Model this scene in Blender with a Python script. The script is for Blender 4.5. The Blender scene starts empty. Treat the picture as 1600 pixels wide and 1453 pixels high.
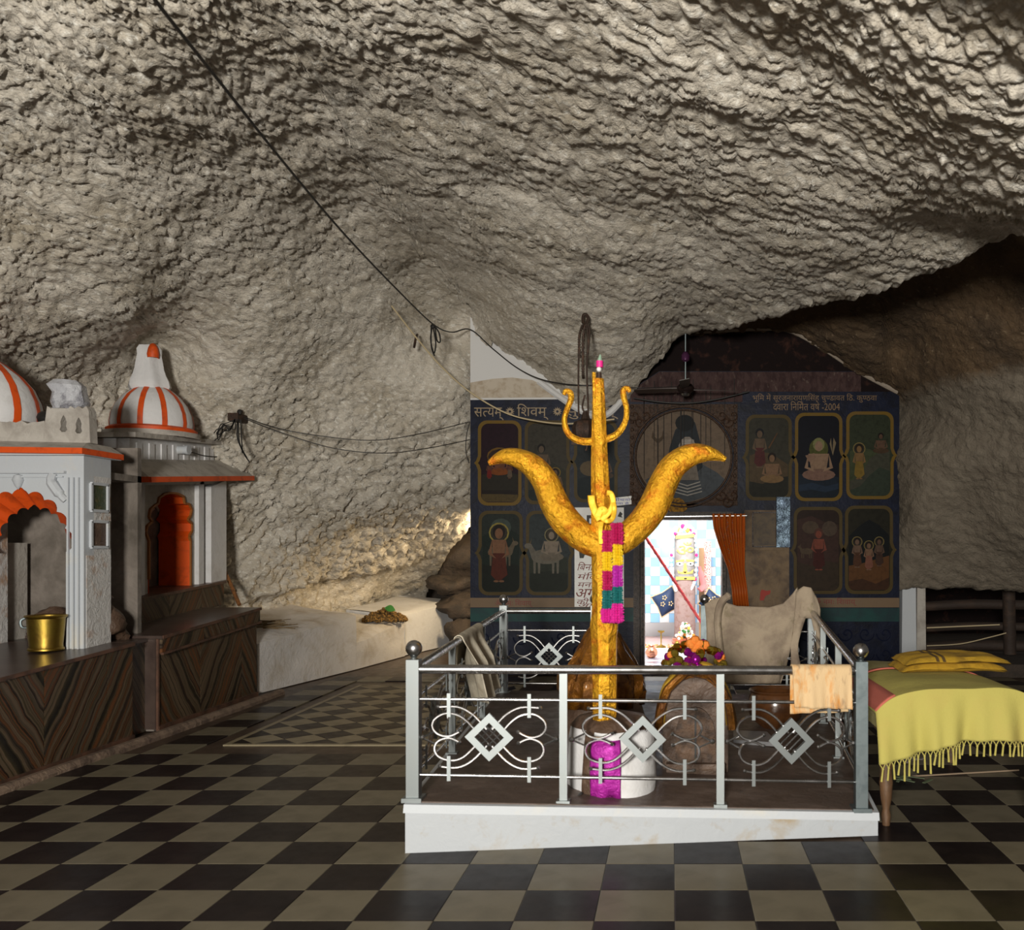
import bpy, math, random
import numpy as np
from mathutils import Vector, Matrix
from mathutils.geometry import tessellate_polygon

R = random.Random(7)
scene = bpy.context.scene
C = scene.collection
PI = math.pi

# ------------------------------------------------------------------ camera, light, exposure
F, CX, CY, EYE = 1400.0, 1050.0, 855.0, 1.68
cam_d = bpy.data.cameras.new('camera'); cam = bpy.data.objects.new('camera', cam_d); C.objects.link(cam)
cam.location = (0, 0, EYE); cam.rotation_euler = (PI / 2, 0, 0)
cam_d.sensor_width = 36; cam_d.lens = F / 1600 * 36
cam_d.shift_x = (800 - CX) / 1600; cam_d.shift_y = (CY - 726.5) / 1600
cam_d.clip_end = 200
cam_d.dof.use_dof = True; cam_d.dof.focus_distance = 10.5; cam_d.dof.aperture_fstop = 3.6
scene.camera = cam
scene.view_settings.view_transform = 'Standard'; scene.view_settings.look = 'None'
scene.view_settings.gamma = 1; scene.view_settings.use_curve_mapping = False
scene.view_settings.exposure = 0.0
w = bpy.data.worlds.new('world'); scene.world = w; w.use_nodes = True
w.node_tree.nodes['Background'].inputs[0].default_value = (1.0, .9, .76, 1)
w.node_tree.nodes['Background'].inputs[1].default_value = .10

def area(name, loc, target, size, power, col, spread=180, size_y=None):
    d = bpy.data.lights.new(name, 'AREA'); d.energy = power; d.color = col; d.size = size; d.spread = math.radians(spread)
    if size_y: d.shape = 'RECTANGLE'; d.size_y = size_y
    o = bpy.data.objects.new(name, d); C.objects.link(o); o.location = loc
    o.rotation_euler = (Vector(target) - Vector(loc)).to_track_quat('-Z', 'Y').to_euler()
    return o
area('entrance_light', (-1.0, -3.9, 2.4), (-1.2, 8, 3.1), 1.1, 1230, (1.0, .95, .86))
area('passage_light', (-2.5, 13.4, 2.0), (-3.9, 14.6, 1.3), .5, 62, (1.0, .76, .45))
area('shrine_light', (.1, 12.7, 2.8), (.15, 14.6, .8), 1.0, 260, (1.0, .97, .93))

# ------------------------------------------------------------------ helpers
def at(px, py, D):
    return Vector(((px - CX) * D / F, D, EYE - (py - CY) * D / F))
def fl(px, py):
    return at(px, py, EYE * F / (py - CY))
WD = 11.8
def W(px, py, off=0.0):
    p = at(px, py, WD); p.y -= off; return p

class MB:
    def __init__(s): s.v = []; s.f = []; s.m = []; s.cur = 0
    def add(s, vs, fs):
        b = len(s.v); s.v += [tuple(p) for p in vs]
        for f in fs: s.f.append(tuple(i + b for i in f)); s.m.append(s.cur)
        return s
    def box(s, a, b):
        x0, y0, z0 = a; x1, y1, z1 = b
        return s.hexa([(x0,y0,z0),(x1,y0,z0),(x1,y1,z0),(x0,y1,z0),(x0,y0,z1),(x1,y0,z1),(x1,y1,z1),(x0,y1,z1)])
    def hexa(s, v):
        return s.add(v, [(0,3,2,1),(4,5,6,7),(0,1,5,4),(1,2,6,5),(2,3,7,6),(3,0,4,7)])
    def bar(s, a, b, wx, wy, up=(0,0,1)):
        a = Vector(a); b = Vector(b); d = (b - a).normalized(); u = Vector(up)
        if abs(d.dot(u)) > .95: u = Vector((0, 1, 0))
        x = d.cross(u).normalized(); y = x.cross(d).normalized()
        v = [p + x * sx * wx / 2 + y * sy * wy / 2 for p in (a, b) for sx, sy in ((-1,-1),(1,-1),(1,1),(-1,1))]
        return s.hexa(v)
    def tube(s, pts, r, n=8, flat=1.0, cap=True):
        pts = [Vector(p) for p in pts]; k = len(pts)
        rs = r if isinstance(r, (list, tuple)) else [r] * k
        vs = []; prev = None
        for i, p in enumerate(pts):
            t = (pts[min(i + 1, k - 1)] - pts[max(i - 1, 0)]).normalized()
            if prev is None:
                u = Vector((0, 1, 0)) if abs(t.y) < .9 else Vector((0, 0, 1))
            else: u = prev
            u = (u - t * u.dot(t)).normalized(); prev = u; b = t.cross(u)
            for j in range(n):
                a = 2 * PI * j / n + PI / n
                vs.append(p + u * math.cos(a) * rs[i] * flat + b * math.sin(a) * rs[i])
        fs = [(i*n+j, i*n+(j+1) % n, (i+1)*n+(j+1) % n, (i+1)*n+j) for i in range(k-1) for j in range(n)]
        if cap: fs += [tuple(range(n-1, -1, -1)), tuple(range((k-1)*n, k*n))]
        return s.add(vs, fs)
    def lathe(s, prof, c, n=24, fn=None, a0=0, a1=2*PI):
        full = abs(a1 - a0 - 2 * PI) < 1e-6; m = n if full else n + 1; vs = []
        for r, z in prof:
            for j in range(m):
                a = a0 + (a1 - a0) * j / n
                rr = fn(r, z, a) if fn else r
                vs.append((c[0] + rr * math.cos(a), c[1] + rr * math.sin(a), c[2] + z))
        fs = [(i*m+j, i*m+(j+1) % m, (i+1)*m+(j+1) % m, (i+1)*m+j) for i in range(len(prof)-1) for j in range(n)]
        return s.add(vs, fs)
    def ball(s, c, r, n=12, sz=1.0, fn=None):
        k = max(4, n // 2)
        prof = [(max(1e-4, r * math.sin(PI * i / k)), -r * sz * math.cos(PI * i / k)) for i in range(k + 1)]
        return s.lathe(prof, c, n, fn)
    def plate(s, outer, holes, fr, th):
        # outer / holes: 2D points; fr maps (u, v, depth) to 3D; depth 0 = front
        loops = [outer] + holes
        tris = tessellate_polygon([[Vector((p[0], p[1], 0)) for p in l] for l in loops])
        fl_ = [p for l in loops for p in l]; n = len(fl_)
        fs = [tuple(t) for t in tris] + [tuple(i + n for i in reversed(t)) for t in tris]; b = 0
        for l in loops:
            k = len(l)
            fs += [(b+i, b+(i+1) % k, b+(i+1) % k+n, b+i+n) for i in range(k)]; b += k
        return s.add([fr(p[0], p[1], 0) for p in fl_] + [fr(p[0], p[1], th) for p in fl_], fs)
    def grid(s, fn, nu, nv):
        vs = [fn(i / nu, j / nv) for j in range(nv + 1) for i in range(nu + 1)]
        return s.add(vs, [(j*(nu+1)+i, j*(nu+1)+i+1, (j+1)*(nu+1)+i+1, (j+1)*(nu+1)+i) for j in range(nv) for i in range(nu)])

OFF = {}
def link(o, parent=None):
    C.objects.link(o)
    if parent is not None: o.parent = parent
def part(name, mb, mat, parent=None, smooth=True, recalc=True, angle=40):
    me = bpy.data.meshes.new(name)
    off = OFF.get(parent.name, Vector()) if parent is not None else Vector()
    me.from_pydata([tuple(Vector(p) - off) for p in mb.v], [], mb.f)
    for m in (mat if isinstance(mat, (list, tuple)) else [mat]): me.materials.append(m)
    me.polygons.foreach_set('material_index', mb.m)
    if recalc:
        import bmesh
        bm = bmesh.new(); bm.from_mesh(me); bmesh.ops.recalc_face_normals(bm, faces=bm.faces); bm.to_mesh(me); bm.free()
    if smooth:
        me.shade_smooth()
        me.set_sharp_from_angle(angle=math.radians(angle))
    me.update()
    o = bpy.data.objects.new(name, me); link(o, parent)
    OFF[o.name] = off
    return o
def tag(o, label=None, cat=None, group=None, kind=None):
    if label: o['label'] = label
    if cat: o['category'] = cat
    if group: o['group'] = group
    if kind: o['kind'] = kind
    return o
def thing(name, loc, label, cat, group=None):
    o = bpy.data.objects.new(name, None); C.objects.link(o); o.location = loc; o.empty_display_size = .1
    OFF[o.name] = Vector(loc); return tag(o, label, cat, group)
def struct(name, mb, mat, **k): return tag(part(name, mb, mat, None, **k), kind='structure')
def single(name, mb, mat, label, cat, group=None, **k):
    # a one-mesh thing whose origin is its base
    c = Vector(mb.v[0]); lo = [min(v[i] for v in mb.v) for i in range(3)]; hi = [max(v[i] for v in mb.v) for i in range(3)]
    org = Vector(((lo[0]+hi[0])/2, (lo[1]+hi[1])/2, lo[2])); mb.v = [tuple(Vector(p) - org) for p in mb.v]
    o = part(name, mb, mat, None, **k); o.location = org; OFF[o.name] = org
    return tag(o, label, cat, group)
def solid(o, th):
    m = o.modifiers.new('thickness', 'SOLIDIFY'); m.thickness = th; m.offset = 0; return o
def spline(pts, k=6):
    P = [Vector(p) for p in pts]; out = []
    for i in range(len(P) - 1):
        a, b, c, d = P[max(i-1, 0)], P[i], P[i+1], P[min(i+2, len(P)-1)]
        for j in range(k):
            t = j / k
            out.append(.5 * ((2*b) + (c-a)*t + (2*a-5*b+4*c-d)*t*t + (3*b-a-3*c+d)*t**3))
    out.append(P[-1]); return out
def lerp(a, b, t): return a + (b - a) * t
def interp(x, pts):
    return float(np.interp(x, [p[0] for p in pts], [p[1] for p in pts]))

# numpy value noise
def _hash(ix, iy, iz, seed):
    h = (ix * 374761393 + iy * 668265263 + iz * 2147483647 + seed * 1274126177).astype(np.int64) & 0xffffffff
    h = ((h ^ (h >> 13)) * 1274126177) & 0xffffffff
    h = ((h ^ (h >> 16)) * 2246822519) & 0xffffffff
    return ((h ^ (h >> 15)) & 0xffffff) / float(0xffffff) * 2 - 1
def vnoise(P, seed=0):
    i = np.floor(P).astype(np.int64); f = P - i; u = f*f*f*(f*(f*6-15)+10); out = 0
    for dx in (0, 1):
        for dy in (0, 1):
            for dz in (0, 1):
                wgt = (u[:,0] if dx else 1-u[:,0]) * (u[:,1] if dy else 1-u[:,1]) * (u[:,2] if dz else 1-u[:,2])
                out = out + wgt * _hash(i[:,0]+dx, i[:,1]+dy, i[:,2]+dz, seed)
    return out
def n3(x, y, z, s=0): return float(vnoise(np.array([[x, y, z]], float), s)[0])

# ------------------------------------------------------------------ materials
def sock(b, *names):
    for n in names:
        if n in b.inputs: return b.inputs[n]
def rgba(c): return (c[0], c[1], c[2], 1)
def hx(h):
    h = h.lstrip('#'); v = [int(h[i:i+2], 16) / 255 for i in (0, 2, 4)]
    return tuple(x / 12.92 if x <= .04045 else ((x + .055) / 1.055) ** 2.4 for x in v)
def M(name, col, rough=.6, metal=0, bump=None, var=None, var2=None, coat=0, emit=None, spec=None, stretch=(1,1,1), rvar=0):
    m = bpy.data.materials.new(name); m.use_nodes = True; nt = m.node_tree; b = nt.nodes['Principled BSDF']; L = nt.links
    b.inputs['Base Color'].default_value = rgba(col); b.inputs['Roughness'].default_value = rough; b.inputs['Metallic'].default_value = metal
    if coat: b.inputs['Coat Weight'].default_value = coat; b.inputs['Coat Roughness'].default_value = .15
    if spec is not None: b.inputs['Specular IOR Level'].default_value = spec
    tc = nt.nodes.new('ShaderNodeTexCoord'); mp = nt.nodes.new('ShaderNodeMapping'); mp.inputs['Scale'].default_value = stretch
    L.new(tc.outputs['Object'], mp.inputs['Vector'])
    def noise(sc, det=5, dist=0, ro=.6):
        n = nt.nodes.new('ShaderNodeTexNoise'); n.inputs['Scale'].default_value = sc; n.inputs['Detail'].default_value = det
        n.inputs['Distortion'].default_value = dist; n.inputs['Roughness'].default_value = ro; L.new(mp.outputs[0], n.inputs['Vector']); return n
    prev = None
    for k, v in enumerate((var, var2)):
        if not v: continue
        sc, c2, lo, hi = v; n = noise(sc, 6, .4)
        r = nt.nodes.new('ShaderNodeMapRange'); r.inputs[1].default_value = lo; r.inputs[2].default_value = hi; L.new(n.outputs[0], r.inputs[0])
        mx = nt.nodes.new('ShaderNodeMix'); mx.data_type = 'RGBA'
        if prev: L.new(prev, mx.inputs[6])
        else: mx.inputs[6].default_value = rgba(col)
        mx.inputs[7].default_value = rgba(c2); L.new(r.outputs[0], mx.inputs[0]); prev = mx.outputs[2]
    if prev: L.new(prev, b.inputs['Base Color'])
    if rvar:
        n = noise(9, 4); r = nt.nodes.new('ShaderNodeMapRange'); r.inputs[1].default_value = .3; r.inputs[2].default_value = .7
        r.inputs[3].default_value = max(.02, rough - rvar); r.inputs[4].default_value = rough + rvar; L.new(n.outputs[0], r.inputs[0]); L.new(r.outputs[0], b.inputs['Roughness'])
    if bump:
        last = None
        for sc, st in (bump if isinstance(bump, list) else [bump]):
            n = noise(sc, 6, .6); bp = nt.nodes.new('ShaderNodeBump'); bp.inputs['Strength'].default_value = st
            bp.inputs['Distance'].default_value = 1.0 / sc * .4; L.new(n.outputs[0], bp.inputs['Height'])
            if last: L.new(last, bp.inputs['Normal'])
            last = bp.outputs[0]
        L.new(last, b.inputs['Normal'])
    if emit:
        b.inputs['Emission Color'].default_value = rgba(emit[0]); b.inputs['Emission Strength'].default_value = emit[1]
    return m
rock_m = M('whitewashed_rock', (.62, .57, .49), .85, bump=[(9, .7), (24, 1.0), (58, 1.0)], var=(1.7, (.44, .385, .30), .42, .72), var2=(20, (.80, .77, .70), .53, .68), stretch=(.8, .8, 1.3))
rock_d = M('recess_rock', (.12, .075, .038), .85, bump=[(5, .5), (14, .9), (34, .9)], var=(1.5, (.07, .045, .025), .40, .62), var2=(16, (.30, .22, .14), .6, .78))
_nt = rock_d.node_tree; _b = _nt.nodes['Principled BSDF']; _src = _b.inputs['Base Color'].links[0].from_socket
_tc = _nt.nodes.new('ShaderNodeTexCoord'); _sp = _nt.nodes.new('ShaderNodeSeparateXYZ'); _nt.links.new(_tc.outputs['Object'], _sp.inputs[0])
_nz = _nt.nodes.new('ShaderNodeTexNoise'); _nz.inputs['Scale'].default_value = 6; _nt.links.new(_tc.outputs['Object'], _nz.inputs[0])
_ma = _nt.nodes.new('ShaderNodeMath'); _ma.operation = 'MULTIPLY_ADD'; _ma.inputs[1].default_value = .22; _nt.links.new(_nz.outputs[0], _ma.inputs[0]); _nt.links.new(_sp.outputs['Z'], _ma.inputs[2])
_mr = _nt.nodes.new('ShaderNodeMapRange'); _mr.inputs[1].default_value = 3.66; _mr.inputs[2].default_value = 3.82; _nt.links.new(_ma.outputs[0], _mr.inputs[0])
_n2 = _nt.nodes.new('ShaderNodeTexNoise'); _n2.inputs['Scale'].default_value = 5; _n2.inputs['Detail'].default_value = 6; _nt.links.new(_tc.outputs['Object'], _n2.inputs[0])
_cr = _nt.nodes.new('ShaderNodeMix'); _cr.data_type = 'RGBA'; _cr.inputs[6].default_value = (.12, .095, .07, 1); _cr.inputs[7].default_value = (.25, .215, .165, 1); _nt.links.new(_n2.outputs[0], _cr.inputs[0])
_mx = _nt.nodes.new('ShaderNodeMix'); _mx.data_type = 'RGBA'; _nt.links.new(_mr.outputs[0], _mx.inputs[0]); _nt.links.new(_cr.outputs[2], _mx.inputs[6]); _nt.links.new(_src, _mx.inputs[7]); _nt.links.new(_mx.outputs[2], _b.inputs['Base Color'])  # dark brown above a ragged height line, greyer below
boulder_m = M('boulder_stone', (.05, .036, .027), .85, bump=[(7, .6), (26, .6)], var=(6, (.03, .024, .02), .45, .65))
white_m = M('whitewash', (.68, .68, .69), .75, bump=[(9, .2), (45, .25)], var=(4, (.50, .48, .46), .52, .8))
white_dirty = M('stained_whitewash', (.60, .59, .58), .8, bump=[(12, .5), (40, .5)], var=(5, (.42, .27, .18), .52, .66))
white_clean = M('white_paint', (.50, .53, .565), .6, bump=(20, .12), var=(3.5, (.60, .57, .50), .56, .8))
ledge_m = M('limewash', (.60, .58, .57), .8, bump=[(8, .3), (30, .4)], var=(3, (.44, .39, .33), .48, .72))
orange_m = M('orange_paint', hx('#d8500c'), .55, bump=(25, .15), var=(9, hx('#a03a0a'), .5, .75))
dust_m = M('dusty_plaster', (.46, .43, .39), .85, bump=[(14, .4)], var=(6, (.30, .27, .24), .45, .7))
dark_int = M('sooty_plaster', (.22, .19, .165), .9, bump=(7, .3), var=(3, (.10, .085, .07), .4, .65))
steel_m = M('steel', (.50, .495, .50), .26, 1, rvar=.06)
steel_b = M('brushed_steel', (.275, .30, .305), .5, 1, var=(14, (.28, .30, .30), .45, .7))
steel_d = M('dull_steel', (.19, .225, .235), .5, 1, var=(12, (.13, .16, .17), .45, .7))
gold_m = M('gold_foil', (.97, .50, .03), .27, .72, bump=[(8, 1.0), (20, 1.0), (44, 1.0), (90, .8)], var=(11, (.80, .24, .015), .52, .68))
gold_y = M('yellow_ribbon', (.80, .48, .02), .5, .3, bump=(60, .4))
amber_m = M('amber_cloth', (.30, .115, .010), .25, .5, bump=[(14, .8), (45, .5)], var=(9, (.13, .045, .008), .42, .62), coat=.4)
stone_dark = M('oiled_stone', (.085, .05, .032), .5, bump=[(9, .5), (30, .5)], var=(6, (.17, .11, .075), .5, .72))
magenta_m = M('magenta_foil', (.50, .03, .40), .38, .3, bump=[(22, .9)], var=(13, (.35, .01, .27), .5, .7))
pit_m = M('enclosure_floor', (.085, .058, .045), .5, bump=(14, .25), var=(4, (.15, .11, .09), .48, .7), rvar=.12)
def floor_mat(name, col, c2):
    return M(name, col, .34, bump=(55, .03), var=(4, c2, .45, .7), rvar=.06, spec=.10)
tile_l = floor_mat('beige_stone', (.165, .143, .10), (.125, .108, .075)); tile_k = floor_mat('black_stone', (.010, .007, .008), (.02, .014, .013))
tile_i = floor_mat('cream_stone', (.27, .228, .15), (.20, .17, .11))
border_m = floor_mat('brown_stone', (.075, .052, .038), (.04, .028, .022))
navy_m = M('navy_paint', (.007, .010, .026), .42, bump=(14, .12), var=(5, (.004, .0045, .009), .45, .7), spec=.14)
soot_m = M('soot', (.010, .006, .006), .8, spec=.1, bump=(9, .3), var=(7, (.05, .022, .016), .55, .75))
frieze_m = M('faded_frieze', (.06, .034, .032), .7, bump=(18, .6), var=(16, (.035, .018, .018), .42, .6), var2=(22, (.13, .095, .08), .6, .75), stretch=(1, 1, .5), spec=.15)
carved_m = M('carved_brown', (.060, .033, .020), .5, spec=.25, bump=[(32, 1.0), (75, .6)], var=(30, (.03, .016, .01), .45, .6))
plaster_w = M('white_plaster', (.62, .62, .62), .8, bump=(25, .12))
plaster_s = M('stained_plaster', (.50, .44, .36), .85, bump=(25, .3), var=(9, (.37, .30, .22), .45, .65))
ochre_m = M('ochre_paint', (.13, .078, .012), .5, spec=.1, var=(8, (.12, .075, .025), .45, .7))
band_m = M('ochre_band', (.14, .085, .04), .6, var=(5, (.13, .08, .04), .45, .7))
teal_m = M('teal_band', (.008, .05, .047), .5, spec=.2, var=(4, (.01, .03, .035), .42, .65))
red_paint = M('red_lettering', (.16, .016, .012), .6)
letter_m = M('tan_lettering', (.26, .19, .11), .55)
letter_d = M('faint_lettering', (.16, .09, .035), .55)
black_m = M('black_rubber', (.012, .011, .010), .55)
cream_m = M('cream_cord', (.55, .45, .28), .7)
iron_m = M('rusty_iron', (.045, .028, .020), .6, .5, bump=(40, .5), var=(20, (.10, .05, .03), .5, .7))
wood_m = M('worn_wood', (.16, .085, .04), .5, bump=(30, .4), var=(10, (.05, .028, .016), .4, .65), stretch=(1, 1, .3))
wood_d = M('charred_wood', (.035, .022, .016), .75, bump=(20, .5), var=(8, (.07, .04, .025), .5, .7), stretch=(.3, 1, 1))
frame_m = M('carved_frame', (.05, .032, .024), .45, bump=[(60, .9)], var=(20, (.02, .013, .010), .4, .6))
curtain_m = M('orange_curtain', (.52, .12, .01), .6, bump=(120, .3), var=(70, (.75, .30, .06), .68, .76))
poster_m = M('poster_white', (.72, .72, .70), .5, var=(6, (.6, .58, .54), .5, .8))
picto_m = M('print_black', (.015, .014, .014), .6)
blue_ink = M('blue_ink', (.03, .05, .35), .6)
brown_panel = M('stained_panel', (.165, .11, .06), .7, bump=(10, .4), var=(5, (.075, .048, .03), .42, .65))
alu_m = M('blue_tin', (.085, .12, .155), .3, .8, bump=(9, .5), var=(9, (.05, .07, .10), .42, .62))
brass_m = M('brass', (.40, .28, .05), .4, 1, bump=(30, .12), var=(8, (.30, .18, .04), .42, .68))
copper_m = M('copper', (.75, .32, .19), .3, .9)
glazed_m = M('brown_glaze', (.10, .038, .012), .22, coat=.6, var=(8, (.05, .02, .008), .45, .65))
tin_blue = M('tile_blue', (.33, .60, .86), .15); tin_white = M('tile_white', (.84, .86, .88), .15)
grout_m = M('grout', (.5, .5, .5), .8)
towel_w = M('white_towel', (.66, .60, .48), .9, bump=[(60, .5)], var=(7, (.36, .31, .23), .45, .7))
towel_o = M('stained_towel', (.66, .47, .26), .9, bump=[(90, .6)], var=(9, (.62, .24, .03), .52, .7), var2=(14, (.33, .22, .13), .56, .72), stretch=(1.8, 1, .6))
sheet_m = M('beige_sheet', (.43, .345, .25), .9, bump=[(8, .35), (80, .3)], var=(4, (.24, .18, .135), .45, .7), var2=(6, (.20, .17, .09), .6, .75))
blanket_m = M('yellow_blanket', (.46, .405, .10), .9, bump=[(120, .5), (12, .15)], var=(5, (.47, .38, .10), .5, .8))
pinkedge_m = M('pink_binding', (.55, .14, .10), .85, bump=(90, .4))
bed_m = M('khaki_mattress', (.33, .29, .12), .9, bump=(60, .4))
mustard_m = M('mustard_cloth', (.46, .27, .015), .85, bump=(70, .6), var=(9, (.25, .14, .01), .5, .7))
brownline_m = M('brown_stripe', (.09, .05, .012), .85)
plastic_m = M('grey_plastic', (.48, .49, .53), .25, bump=[(14, .9)], var=(7, (.20, .20, .23), .5, .62))
green_tile = M('mossy_glass', (.03, .045, .01), .3, bump=(40, .6), var=(25, (.10, .08, .02), .5, .65))
leaf_m = M('green_leaf', (.03, .16, .03), .5)
marigold_m = M('dried_marigold', (.30, .16, .03), .9, var=(50, (.06, .035, .015), .42, .56), bump=(70, .8))
straw_m = M('dry_straw', (.14, .095, .045), .9)
velvet_m = M('blue_velvet', (.008, .028, .085), .6, bump=(20, .2))
goldthread = M('gold_thread', (.62, .46, .24), .5)
idol_m = M('grey_idol_stone', (.235, .225, .22), .5, bump=(30, .2), var=(10, (.18, .155, .145), .5, .7))
idol_pink = M('pink_ash_stone', (.27, .19, .175), .6, bump=(30, .3), var=(14, (.22, .13, .11), .48, .6))
paste_m = M('yellow_paste', (.55, .40, .07), .6)
petal_w = M('white_petals', (.82, .80, .74), .7); petal_p = M('pink_petals', (.70, .02, .16), .6); petal_o = M('orange_petals', (.80, .26, .03), .7); petal_y = M('yellow_petals', (.78, .52, .06), .7)
redpole_m = M('red_ribbon', (.55, .03, .03), .45, var=(30, (.75, .35, .25), .60, .7))
redpat_m = M('red_patterned', (.70, .62, .58), .6, var=(60, (.60, .05, .03), .52, .54))
brick_red = M('pink_cloth', (.70, .22, .22), .7)
bead_g = M('gold_bead', (.75, .42, .04), .2, 1); bead_p = M('purple_bead', (.50, .02, .42), .2, .8)
bead_o = M('orange_flower', (.75, .22, .03), .7); bead_v = M('olive_bead', (.22, .16, .02), .3, .6)

def marble(name, ang):
    m = bpy.data.materials.new(name); m.use_nodes = True; nt = m.node_tree; b = nt.nodes['Principled BSDF']; L = nt.links
    tc = nt.nodes.new('ShaderNodeTexCoord')
    ns = nt.nodes.new('ShaderNodeTexNoise'); ns.inputs['Scale'].default_value = 3; ns.inputs['Detail'].default_value = 3; L.new(tc.outputs['Object'], ns.inputs[0])
    dt = nt.nodes.new('ShaderNodeVectorMath'); dt.operation = 'DOT_PRODUCT'; dt.inputs[1].default_value = (0, math.cos(ang), math.sin(ang)); L.new(tc.outputs['Object'], dt.inputs[0])
    ma = nt.nodes.new('ShaderNodeMath'); ma.operation = 'MULTIPLY_ADD'; ma.inputs[1].default_value = .10; L.new(ns.outputs[0], ma.inputs[0]); L.new(dt.outputs['Value'], ma.inputs[2])
    n1 = nt.nodes.new('ShaderNodeTexNoise'); n1.noise_dimensions = '1D'; n1.inputs['Scale'].default_value = 5.0; n1.inputs['Detail'].default_value = 4; n1.inputs['Roughness'].default_value = .62; L.new(ma.outputs[0], n1.inputs['W'])
    cr = nt.nodes.new('ShaderNodeValToRGB'); e = cr.color_ramp.elements
    cols = [(.34, (.008, .006, .005)), (.42, (.042, .032, .016)), (.46, (.125, .085, .05)), (.50, (.012, .009, .007)), (.54, (.145, .052, .017)), (.58, (.036, .03, .015)), (.63, (.115, .08, .052)), (.70, (.022, .014, .010))]
    e[0].position, e[0].color = cols[0][0], rgba(cols[0][1]); e[1].position, e[1].color = cols[-1][0], rgba(cols[-1][1])
    for p, c in cols[1:-1]: k = e.new(p); k.color = rgba(c)
    L.new(n1.outputs[0], cr.inputs[0]); L.new(cr.outputs[0], b.inputs['Base Color']); b.inputs['Roughness'].default_value = .36
    return m
marble_a = marble('striped_marble_leaning_back', math.radians(36)); marble_b = marble('striped_marble_leaning_forward', math.radians(-36))
marble_e = M('marble_edging', (.13, .065, .042), .4, var=(6, (.05, .03, .022), .42, .65))
marble_t = M('marble_top', (.075, .052, .043), .3, var=(5, (.045, .03, .026), .42, .68))

# ------------------------------------------------------------------ text
def glyphs(segs, gap=0.0, ext=.004):
    """Devanagari laid out segment by segment; (text, keep) clips a letter to its left part, which makes a half form."""
    import bmesh
    V, Fc, x = [], [], 0.0
    for sg in segs:
        t, keep = (sg, 1.0) if isinstance(sg, str) else sg
        if t == ' ': x += .28; continue
        cu = bpy.data.curves.new('t', 'FONT'); cu.body = t; cu.size = 1; cu.resolution_u = 3
        ob = bpy.data.objects.new('t', cu); C.objects.link(ob)
        dg = bpy.context.evaluated_depsgraph_get(); me = bpy.data.meshes.new_from_object(ob.evaluated_get(dg))
        bpy.data.objects.remove(ob); bpy.data.curves.remove(cu)
        if not me.vertices: bpy.data.meshes.remove(me); continue
        bm = bmesh.new(); bm.from_mesh(me); bpy.data.meshes.remove(me)
        xs = [v.co.x for v in bm.verts]; x0, x1 = min(xs), max(xs); wd = (x1 - x0) * keep
        if keep < 1:
            bmesh.ops.bisect_plane(bm, geom=bm.verts[:] + bm.edges[:] + bm.faces[:], plane_co=(x0 + wd, 0, 0), plane_no=(1, 0, 0), clear_outer=True)
        b = len(V); bm.verts.index_update()
        V += [(v.co.x - x0 + x, v.co.y) for v in bm.verts]; Fc += [tuple(v.index + b for v in f.verts) for f in bm.faces]
        x += wd + gap; bm.free()
    return V, Fc
def write(name, segs, box, fr, mat, parent=None, slant=0.0):
    V, Fc = glyphs(segs)
    if not V: return None
    x0 = min(v[0] for v in V); x1 = max(v[0] for v in V); y0 = min(v[1] for v in V); y1 = max(v[1] for v in V)
    bx0, by0, bx1, by1 = box; mb = MB()
    vs = []
    for (x, y) in V:
        v_ = (y - y0) / (y1 - y0); px = bx0 + (x - x0) / (x1 - x0) * (bx1 - bx0) + slant * (v_ - .5); py = by1 + (by0 - by1) * v_
        vs.append(fr(px, py))
    mb.add(vs, Fc)
    return part(name, mb, mat, parent, smooth=False, recalc=False)

# ------------------------------------------------------------------ rock
def tps(ctrl):
    A = np.array(ctrl, float); P = A[:, :2] / 1000; n = len(P)
    def K(a, b):
        r2 = ((a[:, None, :] - b[None]) ** 2).sum(-1); return .5 * r2 * np.log(r2 + 1e-12)
    S = np.zeros((n + 3, n + 3)); S[:n, :n] = K(P, P) + np.eye(n) * 2e-4; S[:n, n] = 1; S[:n, n+1:] = P; S[n, :n] = 1; S[n+1:, :n] = P.T
    rhs = np.zeros(n + 3); rhs[:n] = 1.0 / A[:, 2]
    wt = np.linalg.solve(S, rhs)
    def f(px, py):
        Q = np.stack([px, py], -1) / 1000; out = np.empty(len(Q))
        for i in range(0, len(Q), 20000):
            q = Q[i:i+20000]; out[i:i+20000] = K(q, P) @ wt[:n] + wt[n] + q @ wt[n+1:]
        return 1.0 / np.clip(out, 1 / 22, 1 / 2.2)
    return f
def unproj(px, py, D): return np.stack([(px - CX) * D / F, D, EYE - (py - CY) * D / F], -1)
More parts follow.
